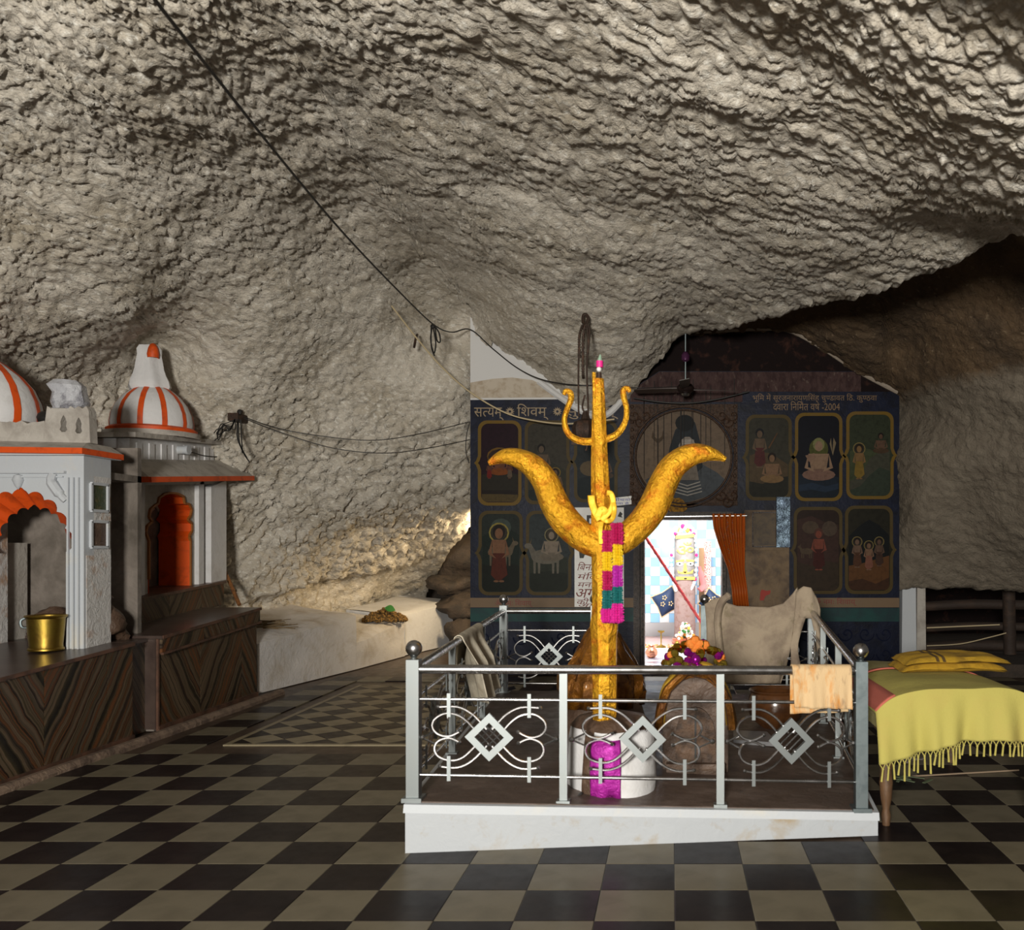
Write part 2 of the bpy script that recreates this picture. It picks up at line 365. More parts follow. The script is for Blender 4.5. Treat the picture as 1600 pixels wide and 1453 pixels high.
def relief(P, wb, low=0.0):
    """layered, flaky rock; wb blends from the lumpy left vault (0) to the streaked ceiling (1)"""
    def layer(deg, st, amp, ax=(1.0, 0.0)):
        c, s = math.cos(math.radians(deg)), math.sin(math.radians(deg)); A = P[:,0]*ax[0] + P[:,1]*ax[1]; B = -P[:,0]*ax[1] + P[:,1]*ax[0]
        Q = np.stack([A*c + P[:,2]*s, B, -A*s + P[:,2]*c], -1) * np.array(st)
        wv = np.stack([vnoise(Q*2.1, 31), vnoise(Q*2.1, 32), vnoise(Q*2.1, 33)], -1); Q = Q + wv * .10
        h = .045 * vnoise(Q * 2.2, 2)
        h += amp * (.022 * (np.abs(vnoise(Q * 4.4, 3)) - .3) + .024 * (np.abs(vnoise(Q * 9, 4)) - .3) + .034 * (np.abs(vnoise(Q * 19, 5)) - .3) + .022 * (np.abs(vnoise(Q * 37, 6)) - .3))
        t = vnoise(Q * 9, 8) * 2.0; return h + amp * .014 * (np.floor(t) + np.clip((t - np.floor(t)) * 6, 0, 1) - t)     # broken flake edges
    return .075 * vnoise(P * .9, 1) + (1 - wb) * ((1 - low) * layer(38, [.8, .8, 1.15], 1.25) + low * layer(62, [.38, .8, 1.05], 2.5, (.50, .866))) + wb * layer(-16, [.5, .75, 1.5], 1.15)
def rock_surface(name, fdepth, PX, PY, kind, mat, tail=None, split=None):
    ny, nx = PX.shape; px, py = PX.ravel(), PY.ravel()
    e = 1.5; P = unproj(px, py, fdepth(px, py))
    du = unproj(px + e, py, fdepth(px + e, py)) - P; dv = unproj(px, py + e, fdepth(px, py + e)) - P
    N = np.cross(dv, du); N /= np.linalg.norm(N, axis=1)[:, None] + 1e-12
    toward = np.sign((N * (np.array([0, 0, EYE]) - P)).sum(1)); N *= toward[:, None]
    wb = np.clip((px - np.interp(py, [p[0] for p in xs_pts], [p[1] for p in xs_pts]) + 60) / 160, 0, 1) if kind == 'hall' else np.full(len(px), .8)
    h = relief(P, wb, np.clip((py - 480) / 220, 0, 1) if kind == 'hall' else 0.0)
    if kind == 'hall':
        ss = lambda t: np.clip(t, 0, 1) ** 2 * (3 - 2 * np.clip(t, 0, 1))
        jag = 9 * vnoise(P * 4, 90) + 5 * vnoise(P * 11, 91)
        d_ = px - np.interp(py, [205, 215, 290, 390, 480], [545, 470, 400, 300, 190]) + jag            # old fracture: a stepped ledge across the vault
        h += .028 * ss((d_ + 2) / 5) * np.exp(-np.maximum(d_, 0) / 120) * ss((py - 195) / 20) * ss((520 - py) / 60) * (d_ < 500)
        q_ = py - np.interp(px, [380, 450, 560, 650, 700], [935, 910, 893, 868, 850]) + jag * .6         # undercut above the stone ledge
        h -= .20 * ss(q_ / 16) * ss((px - 370) / 40) * ss((690 - px) / 60)
    P = P + N * h[:, None]
    G = P.reshape(ny, nx, 3)
    if tail is not None: G = tail(G)
    ny, nx = G.shape[:2]; V = G.reshape(-1, 3)
    i = np.arange(ny - 1)[:, None] * nx + np.arange(nx - 1)[None]
    Fq = np.stack([i, i + nx, i + nx + 1, i + 1], -1).reshape(-1, 4)
    me = bpy.data.meshes.new(name); me.vertices.add(len(V)); me.vertices.foreach_set('co', V.ravel().astype(np.float32))
    me.loops.add(Fq.size); me.loops.foreach_set('vertex_index', Fq.ravel().astype(np.int32))
    me.polygons.add(len(Fq)); me.polygons.foreach_set('loop_start', np.arange(0, Fq.size, 4, dtype=np.int32)); me.polygons.foreach_set('loop_total', np.full(len(Fq), 4, np.int32))
    me.update(calc_edges=True); me.shade_smooth(); me.materials.append(mat)
    o = bpy.data.objects.new(name, me); C.objects.link(o); tag(o, kind='structure'); return o, G

main = [(-200,-200,4.7),(-200,0,5.0),(0,-150,4.7),(0,0,5.25),(200,0,5.1),(400,0,5.35),(600,0,5.3),(800,0,5.0),(1000,0,4.65),(1200,0,4.2),(1400,0,3.75),(1600,0,3.3),(1800,0,2.95),
 (400,-200,4.4),(800,-200,4.2),(1200,-200,3.4),(1600,-200,2.7),
 (-200,150,5.6),(0,150,6.0),(200,150,6.0),(400,150,6.5),(530,170,6.9),(700,150,6.4),(1000,150,5.7),(1300,150,5.0),(1600,150,4.1),(1800,150,3.7),
 (-200,300,6.2),(0,300,6.9),(200,300,7.3),(400,300,8.0),(540,300,8.7),(640,330,9.0),(800,300,8.0),(1000,300,7.3),(1200,300,6.6),(1400,300,5.9),(1600,300,5.1),(1800,300,4.5),
 (-200,500,7.1),(0,500,7.9),(200,500,8.9),(400,500,9.7),(600,480,10.8),(735,490,11.75),
 (660,400,10.4),(720,400,9.9),(800,480,10.5),(800,560,11.8),(870,610,11.9),(930,650,11.9),(820,540,11.2),(890,590,11.3),(780,510,11.2),(800,580,12.2),(860,625,12.3),(930,670,12.5),(860,540,10.9),(930,560,10.9),(930,480,9.9),(850,420,9.3),(1000,400,8.7),
 (1000,592,11.6),(960,640,11.95),(1060,522,11.0),(1000,500,10.0),(1100,450,9.3),(1180,495,9.9),(1250,400,8.0),(1300,457,8.9),(1400,427,8.0),(1500,392,7.2),(1600,357,6.4),(1800,280,5.0),(1450,360,6.9),
 (-200,700,7.2),(0,600,8.7),(0,750,8.9),(0,950,8.9),(-200,950,7.6),(150,650,9.8),(235,575,10.35),(235,525,9.95),(170,575,9.9),(200,800,9.8),(200,950,9.9),(300,600,10.2),(300,850,10.9),
 (400,600,10.4),(400,700,10.9),(400,850,11.5),(400,950,11.7),(500,600,11.0),(500,700,11.4),(500,800,11.9),(500,900,13.0),(600,600,11.4),(600,700,11.8),(600,800,12.6),(600,900,14.6),
 (700,600,11.75),(735,600,11.9),(735,700,12.3),(700,700,12.2),(735,800,13.3),(700,850,14.4),(668,905,15.8),(690,920,16.4),(640,1000,16.5),(500,1000,13.2),(765,600,12.4),(765,700,12.8)]
f_main = tps(main)
xs_pts = [(-220, 270), (-100, 340), (0, 400), (100, 468), (200, 535), (300, 600), (400, 665), (490, 737), (500, 762), (780, 762), (806, 738), (850, 702), (905, 668), (950, 655), (1010, 650)]
rows = np.concatenate([np.linspace(-220, 1010, 385)])
xs = np.interp(rows, [p[0] for p in xs_pts], [p[1] for p in xs_pts])
u = np.linspace(0, 1, 275)
PX = -200 + (xs[:, None] + 6 + 200) * u[None]; PY = np.repeat(rows[:, None], 275, 1)
def tail_left(G):
    # the free edge by the passage turns away from the hall
    e = G[:, -1:, :]; out = [G]; ramp = np.clip((rows - 740) / 60, 0, 1)[:, None, None]
    for dx, dy in ((-.10, .35), (-.45, .8), (-1.2, 1.3)): out.append(e + np.array([dx, dy, .05]) * ramp)
    return np.concatenate(out, 1)
rock_surface('wall_left', f_main, PX, PY, 'hall', rock_m, tail_left)
contour = [(270, -220), (340, -100), (400, 0), (468, 100), (535, 200), (600, 300), (665, 400), (737, 490), (770, 530), (800, 560), (840, 590), (870, 612), (905, 635), (930, 650), (952, 645), (1000, 592), (1030, 552), (1060, 524), (1110, 510), (1180, 495), (1250, 474), (1300, 457), (1400, 427), (1500, 392), (1600, 357), (1800, 280)]
cols = np.linspace(275, 1790, 505); bot = np.interp(cols, [p[0] for p in contour], [p[1] for p in contour]) + 6
v = np.linspace(0, 1, 235); PX2 = np.repeat(cols[None], 235, 0); PY2 = -220 + (bot[None] + 220) * v[:, None]
def tail_belly(G):
    e = G[-1:, :, :]; out = [G]; ramp = np.clip((cols - 985) / 120, 0, 1)[None, :, None]
    for dy, dz in ((.12, .0), (.32, .06), (.7, .3), (1.3, .8), (2.2, 1.3)): out.append(e + np.array([0, dy, dz]) * ramp)
    return np.concatenate(out, 0)
rock_surface('ceiling', f_main, PX2, PY2, 'hall', rock_m, tail_belly)
recess = [(1060,522,11.72),(1120,516,11.72),(1180,513,11.72),(1230,515,11.72),(1280,541,11.72),(1340,580,11.72),(1406,612,11.72),(1180,490,11.3),(1240,490,11.3),(1300,520,11.3),(1360,560,11.3),(1425,600,11.3),(1180,540,12.3),(1240,545,12.3),(1280,570,12.3),(1330,605,12.3),(1385,640,12.3),(1406,700,11.8),(1406,800,11.85),(1406,915,12.0),
 (1060,560,12.6),(1200,600,13),(1300,660,13),(1370,700,12.3),(1370,800,12.4),(1425,700,11.45),(1425,800,11.5),
 (1060,470,11.0),(1180,470,11.2),(1300,490,11.0),(1400,480,10.5),(1400,540,11.2),(1500,450,9.8),(1600,400,8.9),(1800,350,7.8),(1500,560,10.3),(1600,540,9.6),(1800,500,8.4),
 (1460,650,11.3),(1600,680,10.1),(1800,700,9.0),(1500,800,11.3),(1600,800,10.6),(1800,850,9.6),(1450,910,12.0),(1600,915,11.4),(1800,930,10.6),(1000,400,10.5),(1300,380,10.2),(1600,300,8.4),(1800,250,7.4)]
f_rec = tps(recess)
cols3 = np.linspace(1030, 1800, 205); top3 = np.interp(cols3, [1030, 1300, 1600, 1800], [440, 380, 290, 210])
bot3 = np.interp(cols3, [1030, 1200, 1330, 1378, 1396, 1404, 1440, 1500, 1600, 1800], [600, 620, 680, 720, 900, 918, 914, 916, 926, 935])
v3 = np.linspace(0, 1, 150); PX3 = np.repeat(cols3[None], 150, 0); PY3 = top3[None] + (bot3 - top3)[None] * v3[:, None]
def tail_rec(G):
    e = G[-1:, :, :]; out = [G]
    for dy, dz in ((.15, -.02), (.5, .02), (1.2, .15)): out.append(e + np.array([0, dy, dz]))
    return np.concatenate(out, 0)
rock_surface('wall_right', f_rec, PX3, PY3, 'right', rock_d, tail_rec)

# ------------------------------------------------------------------ floor
mb = MB().box((-8, 2.2, -.2), (6, 19, -.012)); floor = struct('floor', mb, border_m, smooth=False)
def tile_mesh(name, sx, sy, mat, rot=0):
    b = MB(); h = .012; c = .003
    pts = [(-sx/2, -sy/2), (sx/2, -sy/2), (sx/2, sy/2), (-sx/2, sy/2)]
    ti = [(x * (1 - 2*c/sx), y * (1 - 2*c/sy)) for x, y in pts]
    if rot: cr, sr = math.cos(rot), math.sin(rot); pts = [(x*cr-y*sr, x*sr+y*cr) for x, y in pts]; ti = [(x*cr-y*sr, x*sr+y*cr) for x, y in ti]
    b.add([(x, y, -h) for x, y in pts] + [(x, y, -.0015) for x, y in pts] + [(x, y, 0) for x, y in ti],
          [(0,1,5,4),(1,2,6,5),(2,3,7,6),(3,0,4,7),(4,5,9,8),(5,6,10,9),(6,7,11,10),(7,4,8,11),(8,9,10,11)])
    me = bpy.data.meshes.new(name); me.from_pydata(b.v, [], b.f); me.materials.append(mat); me.update(); return me
TP = .362; g = .0022
tl, tk = tile_mesh('tile_light', TP-g, TP-g, tile_l), tile_mesh('tile_dark', TP-g, TP-g, tile_k)
RUG = (-3.82, 7.62, -1.80, 10.95)        # inlaid panel: x0, y0, x1, y1
def plinth_x(y): return lerp(-1.465, -1.72, (y - 4.92) / 3.93), lerp(1.2, 1.45, (y - 4.92) / 3.93)
spots = []
for j in range(-4, 22):
    for i in range(-14, 12):
        x = .012 + TP * (i + .5); y = 4.755 + TP * (j - .5)
        if x < -4.55 or (x < -4.3 and y > 7.3) or y > 11.7: continue
        if RUG[0]-.32 < x < RUG[2]+.2 and RUG[1]-.25 < y < RUG[3]+.2: continue
        if 4.98 < y < 8.8:
            a, b_ = plinth_x(y)
            if a + .2 < x < b_ - .2: continue
        px = CX + x * F / y; py = CY + EYE * F / y
        if px < -90 or px > 1690 or py > 1500: continue
        spots.append((y, x, (i + j) % 2))
spots.sort(); rest = MB(); rest_k = MB()
for n, (y, x, k) in enumerate(spots):
    if n < 290:
        o = bpy.data.objects.new('tile', tl if k == 0 else tk); link(o, floor); o.location = (x, y, 0)
    else:
        h = TP/2 - g/2; b = rest if k == 0 else rest_k; b.box((x-h, y-h, -.012), (x+h, y+h, 0))
if rest.v: tag(part('light_far_tiles', rest, tile_l, floor, smooth=False), kind='stuff')
if rest_k.v: tag(part('dark_far_tiles', rest_k, tile_k, floor, smooth=False), kind='stuff')
# inlaid lozenge panel with a pale border strip
x0, y0, x1, y1 = RUG; b = .05
for (p, q) in (((x0, y0), (x1, y0+b)), ((x0, y1-b), (x1, y1)), ((x0, y0+b), (x0+b, y1-b)), ((x1-b, y0+b), (x1, y1-b))):
    part('border_strip', MB().box((p[0], p[1], -.012), (q[0], q[1], .0005)), tile_i, floor, smooth=False)
dg = .372; sd = dg / math.sqrt(2) - .002
il, ik = tile_mesh('inlay_light', sd, sd, tile_i, PI/4), tile_mesh('inlay_dark', sd, sd, tile_k, PI/4)
ix0, iy0, ix1, iy1 = x0+b, y0+b, x1-b, y1-b
edge = MB()
for j in range(0, 19):
    for i in range(0, 13):
        cx, cy = ix0 + i * dg / 2, iy0 + j * dg / 2
        if (i + j) % 2: continue
        dark = (i % 2 == 0)
        if cx - dg/2 > ix0 - .001 and cx + dg/2 < ix1 + .001 and cy - dg/2 > iy0 - .001 and cy + dg/2 < iy1 + .001:
            o = bpy.data.objects.new('inlay_tile', ik if dark else il); link(o, floor); o.location = (cx, cy, 0)
        else:
            q = [(max(ix0, min(ix1, cx+sx*dg/2)), max(iy0, min(iy1, cy+sy*dg/2))) for sx, sy in ((0,-1),(1,0),(0,1),(-1,0))]
            q = [p for k, p in enumerate(q) if p != q[k-1]]
            if len(q) >= 3 and abs(sum(q[k-1][0]*q[k][1]-q[k][0]*q[k-1][1] for k in range(len(q)))) > .004:
                part('inlay_tile', MB().add([(a, c, -.001) for a, c in q], [tuple(range(len(q)))]), tile_k if dark else tile_i, floor, smooth=False)
# worn kerb at the foot of the marble plinths
part('kerb', MB().tube(spline([(-4.62, 5.2, .0), (-4.58, 6.6, .0), (-4.55, 7.8, .0), (-4.52, 9.2, .0), (-4.5, 10.3, .0)]), .055, 8), M('kerb_stone', (.20, .14, .10), .7, bump=(14, .6), var=(6, (.09, .06, .045), .45, .65)), floor)

# ------------------------------------------------------------------ back wall with its murals
cont_w = [(715, 470), (737, 484), (770, 522), (800, 552), (840, 582), (870, 604), (905, 627), (930, 640), (952, 636), (1000, 584), (1030, 545), (1060, 505), (1120, 503), (1180, 501), (1230, 503), (1280, 528), (1340, 568), (1408, 602)]
def frw(off): return lambda px, py, d=0: W(px, py, off - d)
FLY = CY + EYE * F / WD
outer = [(735, FLY), (735, 475), (737, 470), (830, 470), (930, 520), (1000, 470), (1240, 455), (1330, 500), (1405, 560), (1405, FLY), (1131, FLY), (1131, 806), (1004, 806), (1004, FLY)]
wall = struct('wall_back', MB().plate(outer, [], frw(0), .30), navy_m, smooth=False)
def sheet(name, poly, mat, off=.004, th=.01, parent=wall, holes=[]):
    return part(name, MB().plate(poly, holes, frw(off), th), mat, parent, smooth=False)
sheet('white_plaster', [(735, 475), (737, 472), (800, 490), (930, 600), (930, 650), (905, 640), (880, 624), (735, 625)], plaster_w, .006)
sheet('stained_plaster', [(735, 598), (770, 592), (800, 590), (832, 594), (852, 604), (878, 621), (735, 622)], plaster_s, .010)
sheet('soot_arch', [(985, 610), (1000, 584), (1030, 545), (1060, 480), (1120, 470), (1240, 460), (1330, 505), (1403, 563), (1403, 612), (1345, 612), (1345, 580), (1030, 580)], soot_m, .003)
sheet('faded_frieze', [(1030, 581), (1345, 581), (1345, 612), (1160, 612), (1160, 628), (985, 628), (985, 611)], frieze_m, .005)
for a, b_ in ((735, 1004), (1233, 1405)):
    sheet('ochre_band', [(a, 934), (b_, 934), (b_, 949), (a, 949)], band_m, .005)
    sheet('teal_band', [(a, 950), (b_, 950), (b_, 971), (a, 971)], teal_m, .005)
rim = MB().tube(spline([W(px, py, .02) for px, py in ((842, 596), (870, 617), (903, 639), (930, 651), (952, 646), (975, 622))], 5), .045, 8); part('plaster_rim', rim, plaster_w, wall)
rim = MB().tube(spline([W(px, py, .03) for px, py in ((1075, 519), (1120, 517), (1180, 514), (1230, 516), (1280, 541), (1340, 580), (1402, 613))], 5), .035, 8); part('plaster_rim', rim, M('grey_rim', (.30, .25, .20), .85, bump=(20, .5)), wall)
# embossed scrollwork below the bands
def spiral(cx, cy, r, turns, sgn, off):
    return [W(cx + sgn * r * (1 - t) * math.cos(turns * 2 * PI * t), cy + r * (1 - t) * math.sin(turns * 2 * PI * t), off) for t in [i / 22 for i in range(22)]]
emb = M('embossed_navy', (.009, .012, .03), .45, spec=.25)
for k in range(5):
    for r_ in range(2):
        part('scroll_relief', MB().tube(spiral(1262 + k * 30, 990 + r_ * 32, 13, 1.4, 1 if k % 2 else -1, .004), .010, 5), emb, wall)
for k in range(8):
    part('scroll_relief', MB().tube(spiral(755 + k * 30, 996 + (k % 2) * 20, 13, 1.4, 1 if k % 2 else -1, .004), .010, 5), emb, wall)

def rrect(x0, y0, x1, y1, r, notch=6, n=5):
    pts = []
    for cx, cy, a0 in ((x1-r, y0+r, -90), (x1-r, y1-r, 0), (x0+r, y1-r, 90), (x0+r, y0+r, 180)):
        for i in range(n + 1):
            a = math.radians(a0 + 90 * i / n); pts.append((cx + r * math.cos(a), cy + r * math.sin(a)))
        my = (y0 + y1) / 2
        if a0 == -90: pts += [(x1, my-11), (x1+notch*.5, my-3), (x1+notch, my), (x1+notch*.5, my+3), (x1, my+11)]
        if a0 == 90: pts += [(x0, my+11), (x0-notch*.5, my+3), (x0-notch, my), (x0-notch*.5, my-3), (x0, my-11)]
    return pts
def ell(cx, cy, a, b, n=14): return [(cx + a * math.cos(2*PI*i/n), cy + b * math.sin(2*PI*i/n)) for i in range(n)]
PM = {}
def pm(col, tint=.7):
    if col not in PM: c = tuple(x * .58 for x in hx(col)); PM[col] = M('mural_paint_' + col[1:], c, .5, spec=.1, var=(18, tuple(x * tint for x in c), .45, .7))
    return PM[col]
def figure_painting(shapes, parent, name='painted_figure', base=.008):
    mb = MB(); mats = []; k = 0
    for poly, col in shapes:
        m = pm(col)
        if m not in mats: mats.append(m)
        mb.cur = mats.index(m); k += 1
        mb.plate(poly, [], frw(base + k * .0008), .0007)
    return part(name, mb, mats, parent, smooth=False)
def person(cx, by, h, skin, robe, hair, halo=None, seated=False):
    """standing or seated painted figure: halo, hair, head, torso, arms, robe"""
    s = []; hr = h * (.10 if not seated else .13); hy = by - h + hr
    if halo: s.append((ell(cx, hy, hr * 1.9, hr * 1.9), halo)); s.append((ell(cx, hy, hr * 1.6, hr * 1.6), '#3a352c'))
    s.append((ell(cx, hy - hr*.2, hr * 1.15, hr * 1.3), hair)); s.append((ell(cx, hy + hr*.15, hr * .75, hr), skin))
    sh = hy + hr * 1.3
    if seated:
        s.append(([(cx-h*.26, sh+h*.04), (cx+h*.26, sh+h*.04), (cx+h*.18, by-h*.2), (cx-h*.18, by-h*.2)], skin))
        s.append((ell(cx, by - h*.13, h * .42, h * .15), robe))
        s.append(([(cx-h*.26, sh+h*.05), (cx-h*.36, by-h*.30), (cx-h*.1, by-h*.2), (cx-h*.14, by-h*.28), (cx-h*.27, by-h*.32)], skin))
        s.append(([(cx+h*.26, sh+h*.05), (cx+h*.36, by-h*.30), (cx+h*.1, by-h*.2), (cx+h*.14, by-h*.28), (cx+h*.27, by-h*.32)], skin))
    else:
        s.append(([(cx-h*.13, sh), (cx+h*.13, sh), (cx+h*.10, by-h*.45), (cx-h*.10, by-h*.45)], skin))
        s.append(([(cx-h*.11, by-h*.52), (cx+h*.11, by-h*.52), (cx+h*.16, by-h*.12), (cx+h*.04, by-h*.02), (cx-h*.06, by-h*.02), (cx-h*.15, by-h*.12)], robe))
        s.append(([(cx-h*.13, sh), (cx-h*.20, by-h*.5), (cx-h*.05, by-h*.42), (cx-h*.13, by-h*.52)], skin))
        s.append(([(cx+h*.13, sh), (cx+h*.20, by-h*.5), (cx+h*.05, by-h*.42), (cx+h*.13, by-h*.52)], skin))
        s.append((ell(cx-h*.05, by, h*.05, h*.02), skin)); s.append((ell(cx+h*.05, by, h*.05, h*.02), skin))
    return s
def cow(cx, by, h, col, face=1):
    s = [(ell(cx, by-h*.6, h*.55, h*.27), col)]
    for dx in (-.42, -.26, .24, .40): s.append(([(cx+dx*h-h*.05, by-h*.5), (cx+dx*h+h*.05, by-h*.5), (cx+dx*h+h*.035, by), (cx+dx*h-h*.035, by)], col))
    s.append(([(cx+face*h*.35, by-h*.75), (cx+face*h*.55, by-h*1.05), (cx+face*h*.66, by-h*.95), (cx+face*h*.5, by-h*.5)], col))
    s.append((ell(cx+face*h*.64, by-h*.98, h*.14, h*.10), col)); s.append(([(cx+face*h*.55, by-h*1.05), (cx+face*h*.52, by-h*1.25), (cx+face*h*.6, by-h*1.07)], '#6a5a45'))
    return s
def hill(x0, x1, yb, ys): n = len(ys); return [(x0, yb)] + [(x0 + (x1-x0)*i/(n-1), y) for i, y in enumerate(ys)] + [(x1, yb)]
def panel(x0, y0, x1, y1, sky, border, shapes):
    p = part('painted_panel', MB().plate(rrect(x0+5, y0+5, x1-5, y1-5, 11, 5), [], frw(.008), .006), pm(sky, .62), wall, smooth=False)
    part('painted_border', MB().plate(rrect(x0, y0, x1, y1, 14, 6), [rrect(x0+5, y0+5, x1-5, y1-5, 11, 5)], frw(.012), .010), border, p, smooth=False)
    figure_painting(shapes, p)
S = person; och2 = M('dull_border', (.062, .043, .015), .5, spec=.1, var=(8, (.07, .05, .022), .45, .7)); 
panel(747, 657, 815, 790, '#2a1320', ochre_m, [(hill(753, 809, 784, [742, 738, 741, 737, 742]), '#2e2a22'), (hill(753, 809, 784, [766, 766, 766]), '#241a18'), (hill(753, 809, 784, [772, 772, 773]), '#5c4c2c'), (ell(781, 713, 20, 14), '#7a5a22'), (ell(781, 714, 18, 12), '#3c2a20')] + S(781, 742, 38, '#7a4a35', '#8a4a1a', '#2a1510', None, True) + S(765, 748, 26, '#6a4030', '#7a1f18', '#20100c') + S(797, 748, 26, '#6a4030', '#6b5a4a', '#20100c'))
panel(820, 657, 890, 788, '#454138', och2, [(hill(826, 884, 782, [730, 722, 718, 726, 735]), '#3a3a30'), (hill(826, 884, 782, [766, 762, 764]), '#26302f')] + S(846, 738, 42, '#6a5a4a', '#544634', '#1d1a18', None, True) + S(868, 768, 34, '#7a6048', '#6a2f20', '#2a1d15', '#8a7030', True) + cow(850, 768, 18, '#837460', 1))
panel(897, 657, 965, 785, '#2d3438', och2, [(hill(903, 959, 780, [748, 744, 746, 745]), '#1f2a2e'), (ell(922, 732, 16, 12), '#6a5a42'), ([(930, 735), (936, 715), (942, 706), (944, 710), (938, 728), (934, 740)], '#6a5a42')] + S(944, 748, 36, '#6f5642', '#59483a', '#1d1815', None, True))
panel(1165, 648, 1237, 782, '#3f3d33', och2, [(hill(1171, 1231, 776, [712, 706, 708, 716, 726]), '#5a4a35'), (hill(1171, 1231, 776, [752, 756, 748, 744]), '#2a2a22')] + S(1187, 730, 58, '#6e5a48', '#5a2a2a', '#1a1c20') + S(1206, 754, 44, '#8a6a50', '#8a6c48', '#251a14', None, True) + [([(1200, 700), (1214, 676), (1215, 677), (1202, 701)], '#6a4a30')])
panel(1242, 645, 1316, 783, '#11131f', ochre_m, [(hill(1248, 1310, 777, [740, 744, 738, 742, 746]), '#1c2836'), (hill(1248, 1310, 777, [758, 754, 760, 755]), '#26364a'), (hill(1248, 1310, 777, [768, 765, 769, 764]), '#182430'), (ell(1279, 702, 15, 17), '#55582a')] + S(1279, 750, 62, '#a0826a', '#8a6a5c', '#8a8a5a', None, True) + [([(1258, 712), (1272, 708), (1274, 716), (1264, 722)], '#9a7a66'), ([(1298, 684), (1300, 706), (1302, 684), (1306, 692), (1301, 712), (1296, 694)], '#8a7a60')])
panel(1322, 643, 1396, 780, '#39402f', ochre_m, [(hill(1328, 1390, 774, [705, 700, 702, 708, 704]), '#4a5238'), (hill(1328, 1390, 774, [752, 744, 716, 706, 704]), '#4c4c40'), (hill(1328, 1390, 774, [766, 760, 742, 730, 736]), '#3a4438')] + S(1376, 708, 30, '#6a5040', '#53402f', '#1d1512', None, True) + S(1342, 748, 52, '#8a6a44', '#8a7030', '#2a1f15', '#8a7a4a'))
panel(748, 798, 817, 930, '#2c3430', och2, [(hill(754, 811, 924, [838, 830, 834, 826, 836]), '#1d2a24'), (hill(754, 811, 924, [882, 884, 880, 884]), '#1a201a'), (ell(783, 824, 16, 14), '#4a5650')] + cow(782, 884, 36, '#6e6250', 1) + S(780, 908, 84, '#8a6248', '#5c281a', '#201612', '#a09048'))
panel(822, 798, 893, 930, '#3a4244', och2, [(hill(828, 887, 924, [872, 870, 874, 870]), '#343a30'), (hill(828, 887, 924, [896, 892, 896]), '#262c24')] + cow(854, 896, 44, '#7a7468', -1) + S(862, 876, 46, '#968878', '#7c7264', '#4a4238', '#8a8260', True))
panel(1240, 792, 1316, 928, '#33251f', och2, [(hill(1246, 1310, 922, [812, 806, 816, 820]), '#45302a'), (hill(1246, 1310, 922, [878, 884, 876, 880]), '#3f3226')] + [(ell(1266, 824, 13, 10), '#5a4a3c'), (ell(1296, 826, 12, 12), '#594a3e')] + S(1279, 890, 62, '#8a4a3a', '#4a201c', '#5a3a30') + cow(1260, 872, 18, '#5c4c3c', -1))
panel(1320, 790, 1395, 928, '#2c2a20', och2, [(hill(1326, 1389, 922, [838, 822, 812, 820, 836]), '#161a1c'), (hill(1326, 1389, 922, [884, 880, 874, 868]), '#6a4628'), (hill(1326, 1389, 922, [908, 904, 912, 902]), '#4a3020')] + S(1339, 886, 44, '#7a6050', '#5a3a28', '#221814', '#8a7a48') + S(1357, 890, 42, '#8a6a54', '#8a5a4a', '#221814', '#8a7a48') + S(1373, 884, 42, '#6a5244', '#4a342a', '#221814', '#8a7a48'))

# carved square with round portrait
sq = part('carved_frame', MB().plate([(984, 632), (1152, 632), (1152, 790), (984, 790)], [ell(1068, 714, 79, 77, 40)], frw(.035), .034), carved_m, wall, smooth=False)
for r_ in (80, 75): part('round_molding', MB().tube([W(1068 + r_*math.cos(a), 714 + r_*.975*math.sin(a), .036) for a in [2*PI*i/48 for i in range(49)]], .014, 6), carved_m, sq)
for sx in (0, 1):
    for k in range(26):
        t = k / 25; part('rope_bead', MB().ball(W(988 if sx == 0 else 1148, 636 + 150*t, .036), .024, 6), carved_m, sq) if k % 2 == 0 else None
for cx_, cy_ in ((1000, 650), (1136, 650), (1000, 774), (1136, 774)):
    for k in range(3): part('corner_scroll', MB().tube(spiral(cx_ + (k-1)*9, cy_ + (k % 2)*10, 10, 1.3, 1 if k % 2 else -1, .036), .010, 5), carved_m, sq)
figure_painting([(ell(1068, 714, 77, 75, 40), '#7d6a58'), ([(1000, 745), (1015, 690), (1022, 655), (1035, 690), (1040, 745), (1060, 785), (1020, 768)], '#84705c'),
  ([(1008, 750), (1035, 735), (1062, 724), (1095, 724), (1120, 738), (1136, 752), (1118, 772), (1068, 787), (1022, 772)], '#50565c'),
  ([(1040, 740), (1046, 700), (1055, 672), (1070, 656), (1086, 660), (1094, 690), (1098, 730), (1085, 742)], '#2a3036'), (ell(1070, 661, 15, 13), '#171a1d'),
  (ell(1074, 706, 15, 24), '#a3978c'), ([(1060, 726), (1088, 726), (1092, 750), (1056, 750)], '#8d8276'), (ell(1069, 697, 3, 1.4), '#201c1a'), (ell(1081, 697, 3, 1.4), '#201c1a'), ([(1074, 699), (1077, 711), (1072, 711)], '#554a44'), (ell(1075, 719, 5, 1.5), '#4a2a24')]
  + [(ell(1075, 688 + k * 2.6, 10, .8), '#d8d0c6') for k in range(3)]
  + [([(1054 - k, 752 + k*5), (1074, 758 + k*5), (1094 + k, 752 + k*5), (1094 + k, 753.5 + k*5), (1074, 760 + k*5), (1054 - k, 753.5 + k*5)], '#bdb8b0') for k in range(4)]
  + [([(1027, 664), (1029, 664), (1029, 740), (1027, 740)], '#4a3a2c'), ([(1020, 672), (1022, 682), (1027, 686), (1029, 686), (1034, 682), (1036, 672), (1038, 684), (1030, 692), (1026, 692), (1018, 684)], '#55432f')], sq, 'painted_portrait', .001)
